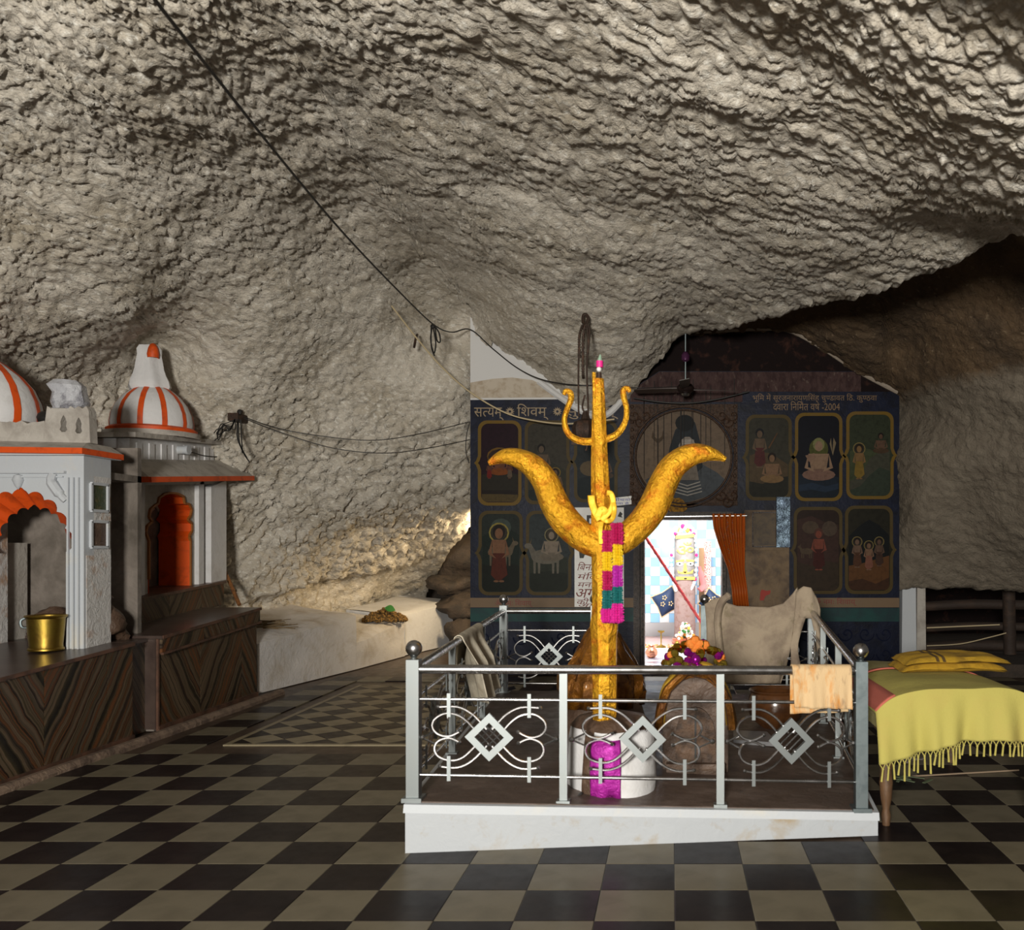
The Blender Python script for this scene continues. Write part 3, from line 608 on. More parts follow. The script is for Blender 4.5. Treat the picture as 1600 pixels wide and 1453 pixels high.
# dripping soot lines
drip = M('soot_drip', (.012, .009, .008), .8)
for k in range(16):
    x = R.uniform(1000, 1150); y0_ = R.uniform(590, 640); part('soot_streak', MB().plate([(x, y0_), (x+1.1, y0_), (x+.9, y0_+R.uniform(60, 150)), (x+.2, y0_+R.uniform(60, 150))], [], frw(.042), .001), drip, wall, smooth=False)
part('turmeric_smear', MB().plate([(1057 + (14 + 4*R.random())*math.cos(a), 791 + (11 + 3*R.random())*math.sin(a)) for a in [2*PI*i/20 for i in range(20)]], [], frw(.040), .004), M('turmeric', (.30, .15, .012), .9, var=(30, (.10, .05, .015), .45, .6)), wall, smooth=False)
# lettering painted on the wall
wr = lambda off: (lambda px, py: W(px, py, off))
write('lettering', ['स', ('त', .66), 'यम्'], (741, 637, 787, 657), wr(.008), letter_m, wall)
write('lettering', ['िशवम्'], (808, 631, 857, 656), wr(.008), letter_m, wall)
write('lettering', ['सु', ('न', .6), 'दरम्'], (882, 637, 966, 655), wr(.008), letter_m, wall)
for cx_ in (797, 871):
    pts = []
    for k in range(24): a = 2*PI*k/24; r_ = 7.5 if k % 2 == 0 else 4.2; pts.append((cx_ + r_*math.cos(a), 643 + r_*math.sin(a)))
    part('painted_star', MB().plate(pts, [ell(cx_, 643, 2, 2, 8)], frw(.008), .003), letter_m, wall, smooth=False)
write('lettering', ['भूिम में सूरजनारायणिसंह चु', ('ण', .62), 'डावत िठ. कु', ('ण', .62), 'ठवा'], (1176, 615, 1370, 629), wr(.008), letter_d, wall)
write('lettering', [('द', .8), 'वारा िनिमेत वषे -2004'], (1208, 627, 1312, 642), wr(.008), letter_d, wall)
write('lettering', ['ॐ नमः िशवाय्'], (1272, 934, 1338, 947), wr(.009), red_paint, wall)
write('lettering', ['ॐ नमः िशवाय्'], (774, 936, 832, 949), wr(.009), red_paint, wall)

# right side: stained stone panel with a shallow cupboard recess
sp = sheet('stone_panel', [(1163, 797), (1233, 797), (1233, 950), (1163, 950)], brown_panel, .012, .02, holes=[[(1178, 803), (1211, 803), (1211, 852), (1178, 852)]])
part('cupboard_door', MB().plate([(1178, 803), (1211, 803), (1211, 852), (1178, 852)], [], frw(.001), .004), M('cupboard_wood', (.085, .055, .024), .6, var=(9, (.04, .025, .014), .45, .65)), sp, smooth=False)
fm = MB()
for p, q in (((1176, 801), (1213, 801)), ((1176, 854), (1213, 854)), ((1176, 801), (1176, 854)), ((1213, 801), (1213, 854))): fm.bar(W(*p, .02), W(*q, .02), .02, .02)
part('cupboard_frame', fm, frame_m, sp, smooth=False)
part('worn_sill', MB().bar(W(1164, 858, .03), W(1224, 858, .03), .05, .03), brown_panel, sp, smooth=False)
part('pink_smear', MB().plate([(1188, 925), (1190, 921), (1198, 923), (1204, 922), (1203, 928), (1196, 931), (1193, 938), (1187, 938)], [], frw(.016), .003), M('kumkum', (.30, .04, .03), .8), sp, smooth=False)
t = single('tin_box', MB().hexa([W(1212, 855, .0), W(1233, 855, .0), W(1233, 855, .10), W(1212, 855, .10), W(1212, 777, .0), W(1233, 777, .0), W(1233, 777, .10), W(1212, 777, .10)]), alu_m, 'narrow blue-grey metal meter box fixed to the wall beside a cupboard recess', 'box', smooth=False)
# poster and small notice
t = thing('poster', W(936, 948, .02), 'tall white printed notice with red Hindi lettering on the blue wall behind the trident', 'poster')
part('sheet', MB().plate([(898, 793), (975, 793), (975, 948), (898, 948)], [], frw(.022), .008), poster_m, t, smooth=False)
for box, segs in (((903, 878, 944, 891), ['िबना अ']), ((903, 894, 942, 906), ['मंिदर']), ((903, 907, 944, 919), ['मना है']), ((900, 920, 942, 934), ['अगर']), ((902, 934, 942, 944), ['की शा']), ((904, 943, 940, 948), ['आप'])):
    write('lettering', segs, box, wr(.0235), red_paint, t, 4)
part('pictogram', MB().plate([(917, 805), (933, 805), (933, 859), (917, 859)], [[(921, 810), (929, 810), (929, 818), (921, 818)]], frw(.024), .001), picto_m, t, smooth=False)
part('pictogram', MB().plate([(905, 861), (930, 860), (930, 867), (914, 867), (912, 872), (906, 872)], [], frw(.024), .001), picto_m, t, smooth=False)
part('pictogram', MB().plate([(965, 807), (969, 799), (973, 803), (971, 806), (973, 809)], [], frw(.024), .001), picto_m, t, smooth=False)
t = thing('notice', W(972, 791, .02), 'small white notice with blue Hindi lettering above the tall poster', 'sign')
part('sheet', MB().plate([(952, 779), (987, 775), (987, 788), (952, 792)], [], frw(.045), .006), poster_m, t, smooth=False)
write('lettering', ['खींचना'], (956, 778, 985, 783), wr(.0465), blue_ink, t); write('lettering', ['मना है'], (958, 784.5, 983, 789), wr(.0465), blue_ink, t)

# doorway frame
d = tag(part('door_1', MB().box(W(1004, 1054) + Vector((0, -.05, 0)), W(1131, 1052) + Vector((0, .3, 0))), frame_m, None, smooth=False), kind='structure')
def jamb(a, b_, name): part(name, MB().hexa([W(a, FLY, .07), W(b_, FLY, .07), W(b_, FLY, -.3), W(a, FLY, -.3), W(a, 806, .07), W(b_, 806, .07), W(b_, 806, -.3), W(a, 806, -.3)]), frame_m, d, smooth=False)
jamb(990, 1000, 'jamb'); jamb(1001, 1007, 'jamb'); jamb(1128, 1134, 'jamb'); jamb(1135, 1146, 'jamb')
part('lintel', MB().box(W(990, 812, .07), W(1146, 800, -.3)), frame_m, d, smooth=False)
part('curtain_rod', MB().tube([W(1000, 808, .10), W(1166, 806, .10)], .008, 6), steel_m, d)
for k in range(36): part('stud', MB().ball(W(1004 if k % 2 else 1131, 820 + k * 6, .072), .010, 6), frame_m, d)

# ------------------------------------------------------------------ inner shrine room behind the doorway
ID = 15.7
sw = struct('wall_shrine_back', MB().box((-1.3, ID, 0), (2.0, ID + .2, 2.9)), grout_m, smooth=False)
ts = .163; tb = {}
for nm, mt in (('b', tin_blue), ('w', tin_white)):
    me = bpy.data.meshes.new('wall_tile'); b = MB().box((-ts/2+.003, -.012, -ts/2+.003), (ts/2-.003, 0, ts/2-.003)); me.from_pydata(b.v, [], b.f); me.materials.append(mt); me.update(); tb[nm] = me
for i in range(-5, 8):
    for j in range(0, 15):
        o = bpy.data.objects.new('wall_tile', tb['b' if (i + j) % 2 == 0 else 'w']); link(o, sw); o.location = (ts * (i + .5) - .05, ID, .36 + ts * (j + .5))
struct('wall_shrine_left', MB().box((-1.5, WD + .3, 0), (-1.3, ID + .2, 2.9)), tin_white, smooth=False)
struct('wall_shrine_right', MB().box((2.0, WD + .3, 0), (2.2, ID + .2, 2.9)), tin_white, smooth=False)
struct('ceiling_shrine', MB().box((-1.5, WD + .3, 2.9), (2.2, ID + .2, 3.0)), tin_white, smooth=False)
sf = struct('floor_shrine', MB().box((-1.3, WD, -.011), (2.0, ID, .004)), M('white_marble', (.72, .70, .72), .2, var=(5, (.6, .57, .6), .5, .75)), smooth=False)
tri = M('grey_marble', (.20, .20, .26), .25)
for j in range(5):
    for i in range(-2, 4):
        x = i * .42; y = 12.2 + j * .42; part('marble_inlay', MB().add([(x, y, .0055), (x+.21, y-.14, .0055), (x+.42, y, .0055), (x+.21, y+.14, .0055)], [(0,1,2,3)]), tri, sf, smooth=False)
# pink platform of the idol
pl = thing('platform', (.3, 14.5, 0), 'low pink stone platform under the idol in the inner shrine', 'platform')
part('slab', MB().box((-.7, 13.75, .004), (1.5, ID - .02, .12)), M('pink_stone', (.62, .38, .34), .45, var=(6, (.55, .45, .42), .45, .7)), pl, smooth=False)
part('white_rim', MB().box((-.72, 13.70, .004), (1.52, 13.75, .135)), tin_white, pl, smooth=False)
IDD = 14.6
def I(px, py, dd=0): return at(px, py, IDD + dd)
c = I(1070, 985); idz = .12
t = thing('stone_idol', (c.x, IDD, idz), 'tall grey stone pillar idol with yellow painted face behind the doorway', 'idol')
top = I(1070, 832).z; mid = I(1070, 905).z; hw = .175
def sq_lathe(r, z, a): return r / (abs(math.cos(a))**3.2 + abs(math.sin(a))**3.2) ** (1/3.2)
part('shaft', MB().lathe([(hw*.96, 0), (hw, .04), (hw*.97, mid - idz)], (c.x, IDD, idz), 28, sq_lathe), idol_pink, t)
part('head_stone', MB().lathe([(hw*.97, mid - idz), (hw, mid - idz + .03), (hw*.97, top - idz - .06), (hw*.88, top - idz - .01), (.001, top - idz)], (c.x, IDD, idz), 28, sq_lathe), idol_m, t)
fr_i = lambda px, py, dd=0: I(px, py, -hw - .003 + dd)
def paste(poly, m, nm, off=0): part(nm, MB().plate(poly, [], lambda a, b_, d_: I(a, b_, -hw - .006 - off + d_), .008), m, t, smooth=False)
paste([(1056, 837), (1068, 836), (1085, 834), (1085, 839), (1070, 841), (1056, 842)], paste_m, 'painted_band')
paste([(1056, 876), (1069, 874), (1069, 877), (1057, 879)], paste_m, 'painted_eyebrow'); paste([(1072, 874), (1085, 875), (1084, 878), (1072, 877)], paste_m, 'painted_eyebrow')
for ex in (1062, 1079):
    paste(ell(ex, 881, 5, 3), petal_w, 'painted_eye'); paste(ell(ex, 881, 1.6, 1.6), picto_m, 'painted_pupil', .003)
paste([(1069, 880), (1072, 880), (1074, 893), (1070.5, 896), (1067, 893)], paste_m, 'painted_nose')
paste([(1058, 890), (1063, 894), (1070, 893), (1078, 894), (1084, 889), (1082, 896), (1071, 897), (1060, 896)], paste_m, 'painted_moustache')
paste([(1056, 901), (1086, 901), (1086, 906), (1056, 906)], paste_m, 'painted_band'); paste(ell(1071, 904, 2.5, 1.4), picto_m, 'painted_mouth', .003)
write('painted_symbol', ['ॐ'], (1057, 847, 1084, 866), lambda a, b_: I(a, b_, -hw - .008), paste_m, t)
mb = MB(); mb.lathe([(.20, 0), (.22, .03), (.20, .05), (.20, .06), (.215, .08), (.19, .10)], (c.x, IDD - .06, idz), 24); part('copper_ring', mb, copper_m, t)
# garland and flowers
t = thing('flower_garland', I(1070, 830), 'white and pink flower garland hanging down both sides of the idol', 'garland')
for sx, pts in ((-1, ((1058, 826), (1051, 845), (1049, 875), (1052, 905), (1056, 922))), (1, ((1082, 826), (1087, 845), (1088, 875), (1086, 905), (1080, 920)))):
    for k, p in enumerate(spline([I(a, b_, -.14) for a, b_ in pts], 4)): part('blossom', MB().ball(p, .029, 7), petal_p if k % 5 == 2 else petal_w, t)
for k in range(9): part('blossom', MB().ball(I(1056 + k*3.6, 826 + (k % 3)*3 - 4*math.sin(k/8*PI), -.12), .042, 7), (petal_w, petal_y, petal_w, petal_p)[k % 4], t)
mb = MB(); mats = [petal_w, petal_o, petal_y, leaf_m]
for k in range(70):
    a = R.uniform(0, 2*PI); h = R.random(); rr = .17 * (1 - h*.75) * math.sqrt(R.random()); mb.cur = R.choice([0, 0, 0, 1, 2, 3])
    mb.ball((c.x + rr*math.cos(a), IDD - .30 + rr*math.sin(a), idz + .10 + h * .26), .026, 6)
tag(single('flower_heap', mb, mats, 'heaped white and orange blossoms at the foot of the idol', 'flowers'), kind='stuff')
mb = MB()
for k in range(60): mb.cur = R.choice([0, 1, 2, 2]); mb.ball((R.uniform(-.45, .35), R.uniform(13.85, 14.25), .135), .018, 5, .5)
tag(single('petal_scatter', mb, mats, 'loose petals strewn over the pink platform', 'petals'), kind='stuff')
def cushion(name, px, py, w_, h_, rot, label, dd):
    o = I(px, py, dd); t = thing(name, o, label, 'cushion')
    def fn(u_, v_, s):
        x, z = (u_*2-1), (v_*2-1); b_ = max(0, (1-x*x)*(1-z*z)) ** .45 * .09 * s; k = 1 - .12*(1-abs(x))*abs(z) - .12*(1-abs(z))*abs(x)
        X, Z = x*w_*k, z*h_*k; return (o.x + X*math.cos(rot) - Z*math.sin(rot), o.y + b_, o.z + X*math.sin(rot) + Z*math.cos(rot))
    part('cover', MB().grid(lambda a, b_: fn(a, b_, -1), 10, 10).grid(lambda a, b_: fn(a, b_, 1), 10, 10), velvet_m, t)
    rim = [fn(a, 0, 1) for a in [i/8 for i in range(9)]] + [fn(1, a, 1) for a in [i/8 for i in range(9)]] + [fn(1-a, 1, 1) for a in [i/8 for i in range(9)]] + [fn(0, 1-a, 1) for a in [i/8 for i in range(9)]]
    part('piping', MB().tube(rim, .010, 6), goldthread, t)
    for k, (ex, ez) in enumerate(((.3, .5), (.62, .35), (.5, .72))):
        for q in range(5):
            p = Vector(fn(ex, ez, -1)); a = q * 2*PI/5; part('embroidery', MB().ball(p + Vector((.03*math.cos(a), -.004, .03*math.sin(a))), .014, 5), goldthread, t)
cushion('cushion', 1042, 940, .20, .19, math.radians(28), 'blue velvet cushion with gold piping leaning left of the idol', .25)
cushion('cushion', 1112, 940, .17, .16, math.radians(-35), 'blue velvet cushion half hidden behind a steel finial', .25)
t = thing('patterned_board', I(1105, 915), 'narrow red and white patterned cloth board against blue tiles', 'board')
part('cloth_face', MB().hexa([I(1100, 998.6, .6), I(1111, 998.6, .6), I(1111, 998.6, .64), I(1100, 998.6, .64), I(1100, 846, .6), I(1111, 846, .6), I(1111, 846, .64), I(1100, 846, .64)]), redpat_m, t, smooth=False)
t = single('wooden_plank', MB().hexa([I(1092, 1000.5, .4), I(1100, 1000.5, .4), I(1100, 1000.5, .44), I(1092, 1000.5, .44), I(1092, 856, .4), I(1100, 856, .4), I(1100, 856, .44), I(1092, 856, .44)]), M('pale_wood', (.40, .24, .12), .6), 'slim pale wooden plank standing right of the idol', 'plank', smooth=False)
single('pink_scarf', MB().tube(spline([I(1093, 885, .3), I(1096, 900, .28), I(1099, 915, .28), I(1093, 922, .2)]), [.03]*4 + [.05]*15, 8, .4), brick_red, 'pink cloth hanging beside the pale wooden plank', 'cloth')
t = thing('ribbon_pole', at(1096, 976, 13.2), 'slanting pole wound in red ribbon crossing the doorway', 'pole')
A_, B_ = at(1008, 838, 12.5), at(1122, 1014, 13.78); B_.z = .13
part('pole', MB().tube([A_, B_], .022, 8), redpole_m, t)
part('ribbon_twist', MB().tube([lerp(A_, B_, k/60) + Vector((.022*math.cos(k*1.3), -.01, .022*math.sin(k*1.3))) for k in range(61)], .007, 5), M('dark_red', (.28, .01, .015), .5), t)
def pot(name, px, py, D, r, mat, label, cat, z=None):
    p = at(px, py, D); z = p.z if z is None else z
    t = thing(name, (p.x, D, z), label, cat)
    part('body', MB().lathe([(.001, 0), (r*.5, 0), (r*.95, r*.5), (r, r*.9), (r*.8, r*1.35), (r*.5, r*1.6), (r*.45, r*1.8), (r*.6, r*1.95), (r*.55, r*1.95), (r*.4, r*1.75)], (p.x, D, z), 20), mat, t); return t
pot('copper_pot', 1018, 1003, 13.6, .095, copper_m, 'round copper water pot left inside the doorway', 'pot', .006)
p = at(1033, 1000, 13.85); t = thing('brass_lamp', (p.x, 13.85, .12), 'small brass oil lamp on a stem beside the copper pot', 'lamp')
part('base', MB().lathe([(.001, 0), (.075, 0), (.07, .03), (.02, .05), (.012, .06)], (p.x, 13.85, .12), 16), brass_m, t); part('stem', MB().tube([(p.x, 13.85, .17), (p.x, 13.85, .36)], .010, 8), brass_m, t)
part('oil_cup', MB().lathe([(.01, .23), (.05, .25), (.055, .27), (.01, .255)], (p.x, 13.85, .12), 14), brass_m, t); part('finial', MB().ball((p.x, 13.85, .375), .018, 8), brass_m, t)
pot('brass_pot', 1058, 985, 13.95, .05, brass_m, 'tiny brass cup on the platform under the flowers', 'pot', .12)

# orange curtain, gathered
t = thing('curtain', W(1150, 945, .1), 'orange sequinned curtain drawn to the right side of the doorway', 'curtain')
def cur(u_, v_):
    xl = interp(v_, [(0, 1112), (.15, 1114), (.35, 1123), (.6, 1137), (.8, 1142), (1, 1145)]); xr = interp(v_, [(0, 1163), (.3, 1163), (.6, 1162), (.8, 1166), (1, 1169)])
    w_ = .035 * math.sin(u_ * 2*PI*6 + math.sin(v_*3)) * (1 - .3*v_)
    return W(lerp(xl, xr, u_), lerp(803, 948, v_), .10 + w_)
solid(part('cloth', MB().grid(cur, 60, 24), curtain_m, t), .004)
for k in range(40):
    u_, v_ = R.uniform(.05, .7), R.uniform(.05, .65); p = Vector(cur(u_, v_)); part('sequin', MB().ball(p + Vector((0, -.008, 0)), .007, 5), steel_m, t) if k % 1 == 0 else None

# ------------------------------------------------------------------ left: marble plinths
def xline(y): return -4.70
def plinth(name, ya, yb, za, zb, xback, joints, leans, label, lip=0.0):
    t = thing(name, (-4.7, ya, 0), label, 'plinth')
    zt = lambda y: lerp(za, zb, (y - ya) / (yb - ya)); X = -4.70
    part('core', MB().hexa([(xback, ya, 0), (X - .03, ya, 0), (X - .03, yb, 0), (xback, yb, 0), (xback, ya, za - .03), (X - .03, ya, za - .03), (X - .03, yb, zb - .03), (xback, yb, zb - .03)]), dark_int, t, smooth=False)
    for k in range(len(joints) - 1):
        a, b_ = joints[k] + .004, joints[k+1] - .004; o = -.17 if lip else -.02
        part('marble_panel', MB().hexa([(X - .03, a, .02), (X, a, .02), (X, b_, .02), (X - .03, b_, .02), (X - .03, a, zt(a) + o), (X, a, zt(a) + o), (X, b_, zt(b_) + o), (X - .03, b_, zt(b_) + o)]), marble_a if leans[k] else marble_b, t, smooth=False)
    x1_ = X + (.05 if lip else .012)
    part('marble_top', MB().hexa([(xback, ya - .01, za - .028), (x1_, ya - .01, za - .028), (x1_, yb, zb - .028), (xback, yb, zb - .028), (xback, ya - .01, za), (x1_, ya - .01, za), (x1_, yb, zb), (xback, yb, zb)]), marble_t, t, smooth=False)
    if lip:
        for k in range(len(joints) - 1):
            a, b_ = joints[k] + .003, joints[k+1] - .003
            part('frieze_slab', MB().hexa([(X - .03, a, zt(a)-.165), (X+.04, a, zt(a)-.165), (X+.04, b_, zt(b_)-.165), (X-.03, b_, zt(b_)-.165), (X-.03, a, zt(a)-.03), (X+.04, a, zt(a)-.03), (X+.04, b_, zt(b_)-.03), (X-.03, b_, zt(b_)-.03)]), marble_b if leans[k] else marble_a, t, smooth=False)
        part('edging', MB().bar((X + .045, ya, za - .165), (X + .045, yb, zb - .165), .03, .02), marble_e, t, smooth=False)
    part('edging', MB().bar((x1_, ya, za - .014), (x1_, yb, zb - .014), .016, .03), marble_e, t, smooth=False)
    part('edging', MB().bar((X + .005, ya, .02), (X + .005, yb, .02), .03, .05), marble_e, t, smooth=False)
    part('marble_panel', MB().box((xback, ya - .022, .02), (-4.705, ya - .002, za - .03)), marble_t, t, smooth=False)
    part('corner_edging', MB().bar((X + .004, ya, .02), (X + .004, ya, za - .03), .025, .02), marble_e, t, smooth=False)
    return t
plinth('marble_plinth', 5.2, 7.81, .715, .85, -7.0, [5.2, 5.96, 6.71, 7.46, 7.81], [1, 0, 1, 1] if False else [0, 1, 0, 0], 'near striped brown marble plinth carrying the arched white shrine', 0)
plinth('marble_plinth', 8.18, 10.14, .872, 1.0, -6.9, [8.19, 8.93, 9.79, 10.14], [1, 0, 1], 'far striped marble plinth with overhanging frieze below the domed shrine', .05)
t = thing('marble_step', (-5.0, 7.82, 0), 'recessed dark marble slab filling the gap between the two plinths', 'plinth')
part('marble_panel', MB().box((-6.8, 7.82, 0), (-4.80, 8.17, .82)), marble_a, t, smooth=False); part('marble_top', MB().box((-6.8, 7.82, .82), (-4.77, 8.17, .85)), marble_t, t, smooth=False)
t = thing('upper_plinth', (-5.3, 8.7, .9), 'upper striped marble step directly under the domed white shrine', 'plinth')
def up(x, y, z): return (x, y, z)
ua, ub = 8.72, 10.6; uz0, uz1 = .90, 1.03; uza, uzb = 1.163, 1.286
part('core', MB().hexa([(-6.9, ua, uz0), (-5.33, ua, uz0), (-5.33, ub, uz1-.04), (-6.9, ub, uz1-.04), (-6.9, ua, uza-.02), (-5.33, ua, uza-.02), (-5.33, ub, uzb-.02), (-6.9, ub, uzb-.02)]), marble_t, t, smooth=False)
for k, (a, b_) in enumerate(((8.72, 9.45), (9.45, 10.1), (10.1, 10.6))):
    zz = lambda y: lerp(uza, uzb, (y-ua)/(ub-ua)); z0 = lambda y: lerp(uz0, uz1, (y-ua)/(ub-ua)) - .02
    part('marble_panel', MB().hexa([(-5.33, a+.003, z0(a)), (-5.30, a+.003, z0(a)), (-5.30, b_-.003, z0(b_)), (-5.33, b_-.003, z0(b_)), (-5.33, a+.003, zz(a)-.03), (-5.30, a+.003, zz(a)-.03), (-5.30, b_-.003, zz(b_)-.03), (-5.33, b_-.003, zz(b_)-.03)]), marble_b if k % 2 else marble_a, t, smooth=False)
part('edging', MB().hexa([(-6.9, ua-.02, uza-.03), (-5.27, ua-.02, uza-.03), (-5.27, ub, uzb-.03), (-6.9, ub, uzb-.03), (-6.9, ua-.02, uza), (-5.27, ua-.02, uza), (-5.27, ub, uzb), (-6.9, ub, uzb)]), marble_e, t, smooth=False)

# ------------------------------------------------------------------ arched white shrine (near, left edge)
SD = 7.48
def s1(px, py, d=0): return at(px, py, SD + 0) + Vector((0, d, 0))
def cusped(cx, top, spring, hw_, n=9, k=7, bulge=.17):
    """cusped arch outline from the left springing to the right one, in pixels of the facade plane"""
    base = [(cx - hw_ * math.cos(PI * i / n), spring - (spring - top) * math.sin(PI * i / n) ** .85) for i in range(n + 1)]; out = []
    for i in range(n):
        a, b_ = base[i], base[i+1]; dx, dy = b_[0]-a[0], b_[1]-a[1]; L_ = math.hypot(dx, dy); nx_, ny_ = dy/L_, -dx/L_
        for j in range(k):
            q = j / k; s_ = math.sin(PI*q); e = bulge * L_ * (1.9 * s_ ** .7); 
            if n % 2 and i == n//2: e += 4 * max(0, 1 - abs(q-.5)*6)
            out.append((a[0] + dx*q + nx_*e, a[1] + dy*q + ny_*e))
    out.append(base[-1]); return out
t = thing('arched_shrine', s1(32, 1012), 'white arched shrine with orange scalloped arch and striped dome', 'shrine')
arch = cusped(32, 771, 862, 74)
BY = 1015
outer = [(131, BY), (131, 742), (-67, 742), (-67, BY), (-38, BY), (-38, 862)] + arch + [(103, 862), (103, BY)]
part('arch_wall', MB().plate(outer, [], s1, .13), white_clean, t, smooth=False)
inner = [(32 + (x-32)*.74, 864 + (y-864)*.76 + 1) for x, y in arch]
mb = MB(); n = len(arch)
mb.add([s1(x, y, -.004) for x, y in arch] + [s1(x, y, .16) for x, y in inner], [(i, i+1, i+1+n, i+n) for i in range(n-1)])
mb.add([s1(x, y, .16) for x, y in inner] + [s1(x*1.0, y, .20) for x, y in arch], [(i, i+1, i+1+n, i+n) for i in range(n-1)])
part('scalloped_edge', mb, orange_m, t, angle=25)
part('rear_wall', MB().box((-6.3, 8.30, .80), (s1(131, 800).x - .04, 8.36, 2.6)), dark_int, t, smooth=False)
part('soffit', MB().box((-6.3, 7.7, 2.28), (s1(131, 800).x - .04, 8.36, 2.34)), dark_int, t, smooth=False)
for (a, b_) in ((-67, -38), (103, 131)):
    side = part('pillar', MB().hexa([s1(a, BY, .13), s1(b_, BY, .13), s1(b_, BY, .36), s1(a, BY, .36), s1(a, 742, .13), s1(b_, 742, .13), s1(b_, 742, .36), s1(a, 742, .36)]), white_dirty, t, smooth=False)
    if a > 0:
        xr = s1(131, 800).x
        def sf_(d0, y0): return Vector((xr, SD + d0, s1(131, y0).z))
        for (yA, yB, m_) in ((754, 797, green_tile), (814, 855, stone_dark)):
            fm = MB()
            z0, z1 = s1(131, yB).z, s1(131, yA).z
            for p, q in (((.08, z0), (.30, z0)), ((.08, z1), (.30, z1)), ((.08, z0), (.08, z1)), ((.30, z0), (.30, z1))): fm.bar((xr+.006, SD+p[0], p[1]), (xr+.006, SD+q[0], q[1]), .03, .024)
            part('niche_frame', fm, white_clean, side, smooth=False)
            part('niche_glass', MB().box((xr-.01, SD+.09, z0+.01), (xr+.004, SD+.29, z1-.01)), m_, side, smooth=False)
        part('stained_patch', MB().box((xr-.01, SD+.03, s1(131, BY).z), (xr+.004, SD+.355, s1(131, 868).z)), white_dirty, side, smooth=False)
for x in (108, 116, 124, -44, -52, -60): part('molding', MB().bar(s1(x, BY, -.012), s1(x, 746, -.012), .014, .022, (0, 1, 0)), white_clean, t, smooth=False)
part('molding', MB().bar(s1(-67, 738, -.02), s1(104, 738, -.02), .03, .02), white_clean, t, smooth=False)
part('molding', MB().bar(s1(-67, 745, -.01), s1(100, 745, -.01), .02, .012), white_clean, t, smooth=False)
part('corbel', MB().tube(spline([s1(84, 742, -.01), s1(84, 752, -.03), s1(90, 764, -.02), s1(98, 776, -.01), s1(103, 782, 0)], 5), [.035]*6 + [.042]*8 + [.03]*7, 8), white_clean, t)
part('boss', MB().lathe([(.001, .05), (.03, .04), (.045, 0), (.025, -.05), (.01, -.07), (.001, -.08)], s1(30, 750, -.01), 12), white_clean, t)
part('entablature', MB().box(s1(-67, 742, 0), s1(131, 712, .36)), white_clean, t, smooth=False)
corn = MB(); p0, p1 = s1(-75, 712, -.06), s1(139, 704, .44); corn.box(p0, p1); part('cornice', corn, white_clean, t, smooth=False)
def tilt(px, y0, y1): return y0 + (y1 - y0) * (px + 80) / 230
part('eave_edge', MB().hexa([s1(-80, 708, -.12), s1(143, 711, -.12), s1(143, 711, .44), s1(-80, 708, .44), s1(-80, 699, -.12), s1(143, 702, -.12), s1(143, 702, .44), s1(-80, 699, .44)]), orange_m, t, smooth=False)
part('eave_top', MB().hexa([s1(-80, 699, -.115), s1(142, 702, -.115), s1(142, 702, .44), s1(-80, 699, .44), s1(-70, 686, .08), s1(126, 690, .08), s1(126, 690, .40), s1(-70, 686, .40)]), dust_m, t, smooth=False)
# parapet: low ragged part and a taller part with two keyhole openings
low = [(-70, 690)] + [(-70 + i*9, 655 + (3 if i % 2 else 0) + R.uniform(-2, 2)) for i in range(15)] + [(62, 690)]
part('parapet', MB().plate(low, [], lambda a, b_, d_: s1(a, b_, .10 + d_), .09), dust_m, t, smooth=False)
key = lambda cx, cy, s_: [(cx, cy-14*s_), (cx+3*s_, cy-9*s_), (cx+5*s_, cy-3*s_), (cx+4*s_, cy+4*s_), (cx+6*s_, cy+9*s_), (cx+3*s_, cy+13*s_), (cx-3*s_, cy+13*s_), (cx-6*s_, cy+9*s_), (cx-4*s_, cy+4*s_), (cx-5*s_, cy-3*s_), (cx-3*s_, cy-9*s_)]
tall = [(56, 690)] + [(60, 655)] + [(63 + i*6.2, 632 + (4 if i % 2 else 0)) for i in range(11)] + [(129, 640), (131, 690)]
part('parapet', MB().plate(tall, [key(89, 660, 1.0), key(113, 663, .95)], lambda a, b_, d_: s1(a, b_, .08 + d_), .10), dust_m, t, smooth=False)
dc = Vector((-6.02, 7.85, at(-35, 668, 7.8).z))
dp = [(.40, 0), (.425, .06), (.43, .14), (.41, .24), (.36, .36), (.28, .46), (.17, .55), (.06, .62), (.03, .70), (.001, .74)]
part('dome', MB().lathe(dp, dc, 36), white_m, t)
def stripes(dc_, prof, n_, wd, parent, a_off=0, nm='dome_stripe'):
    for k in range(n_):
        a0 = a_off + 2*PI*k/n_; mb = MB(); vs = []
        for r, z in prof:
            if r < .03: continue
            for sg in (-1, 0, 1):
                a = a0 + sg * wd / max(r, .12); vs.append((dc_.x + (r+.006)*math.cos(a), dc_.y + (r+.006)*math.sin(a), dc_.z + z))
        q = len(vs)//3; mb.add(vs, [(i*3+j, i*3+j+1, i*3+3+j+1, i*3+3+j) for i in range(q-1) for j in range(2)]); part(nm, mb, orange_m, parent)
stripes(dc, dp[:8], 12, .030, t, .15)
part('dome_base', MB().lathe([(.36, -.18), (.36, -.03), (.42, -.02), (.42, .02), (.40, .03)], dc, 36), dust_m, t)

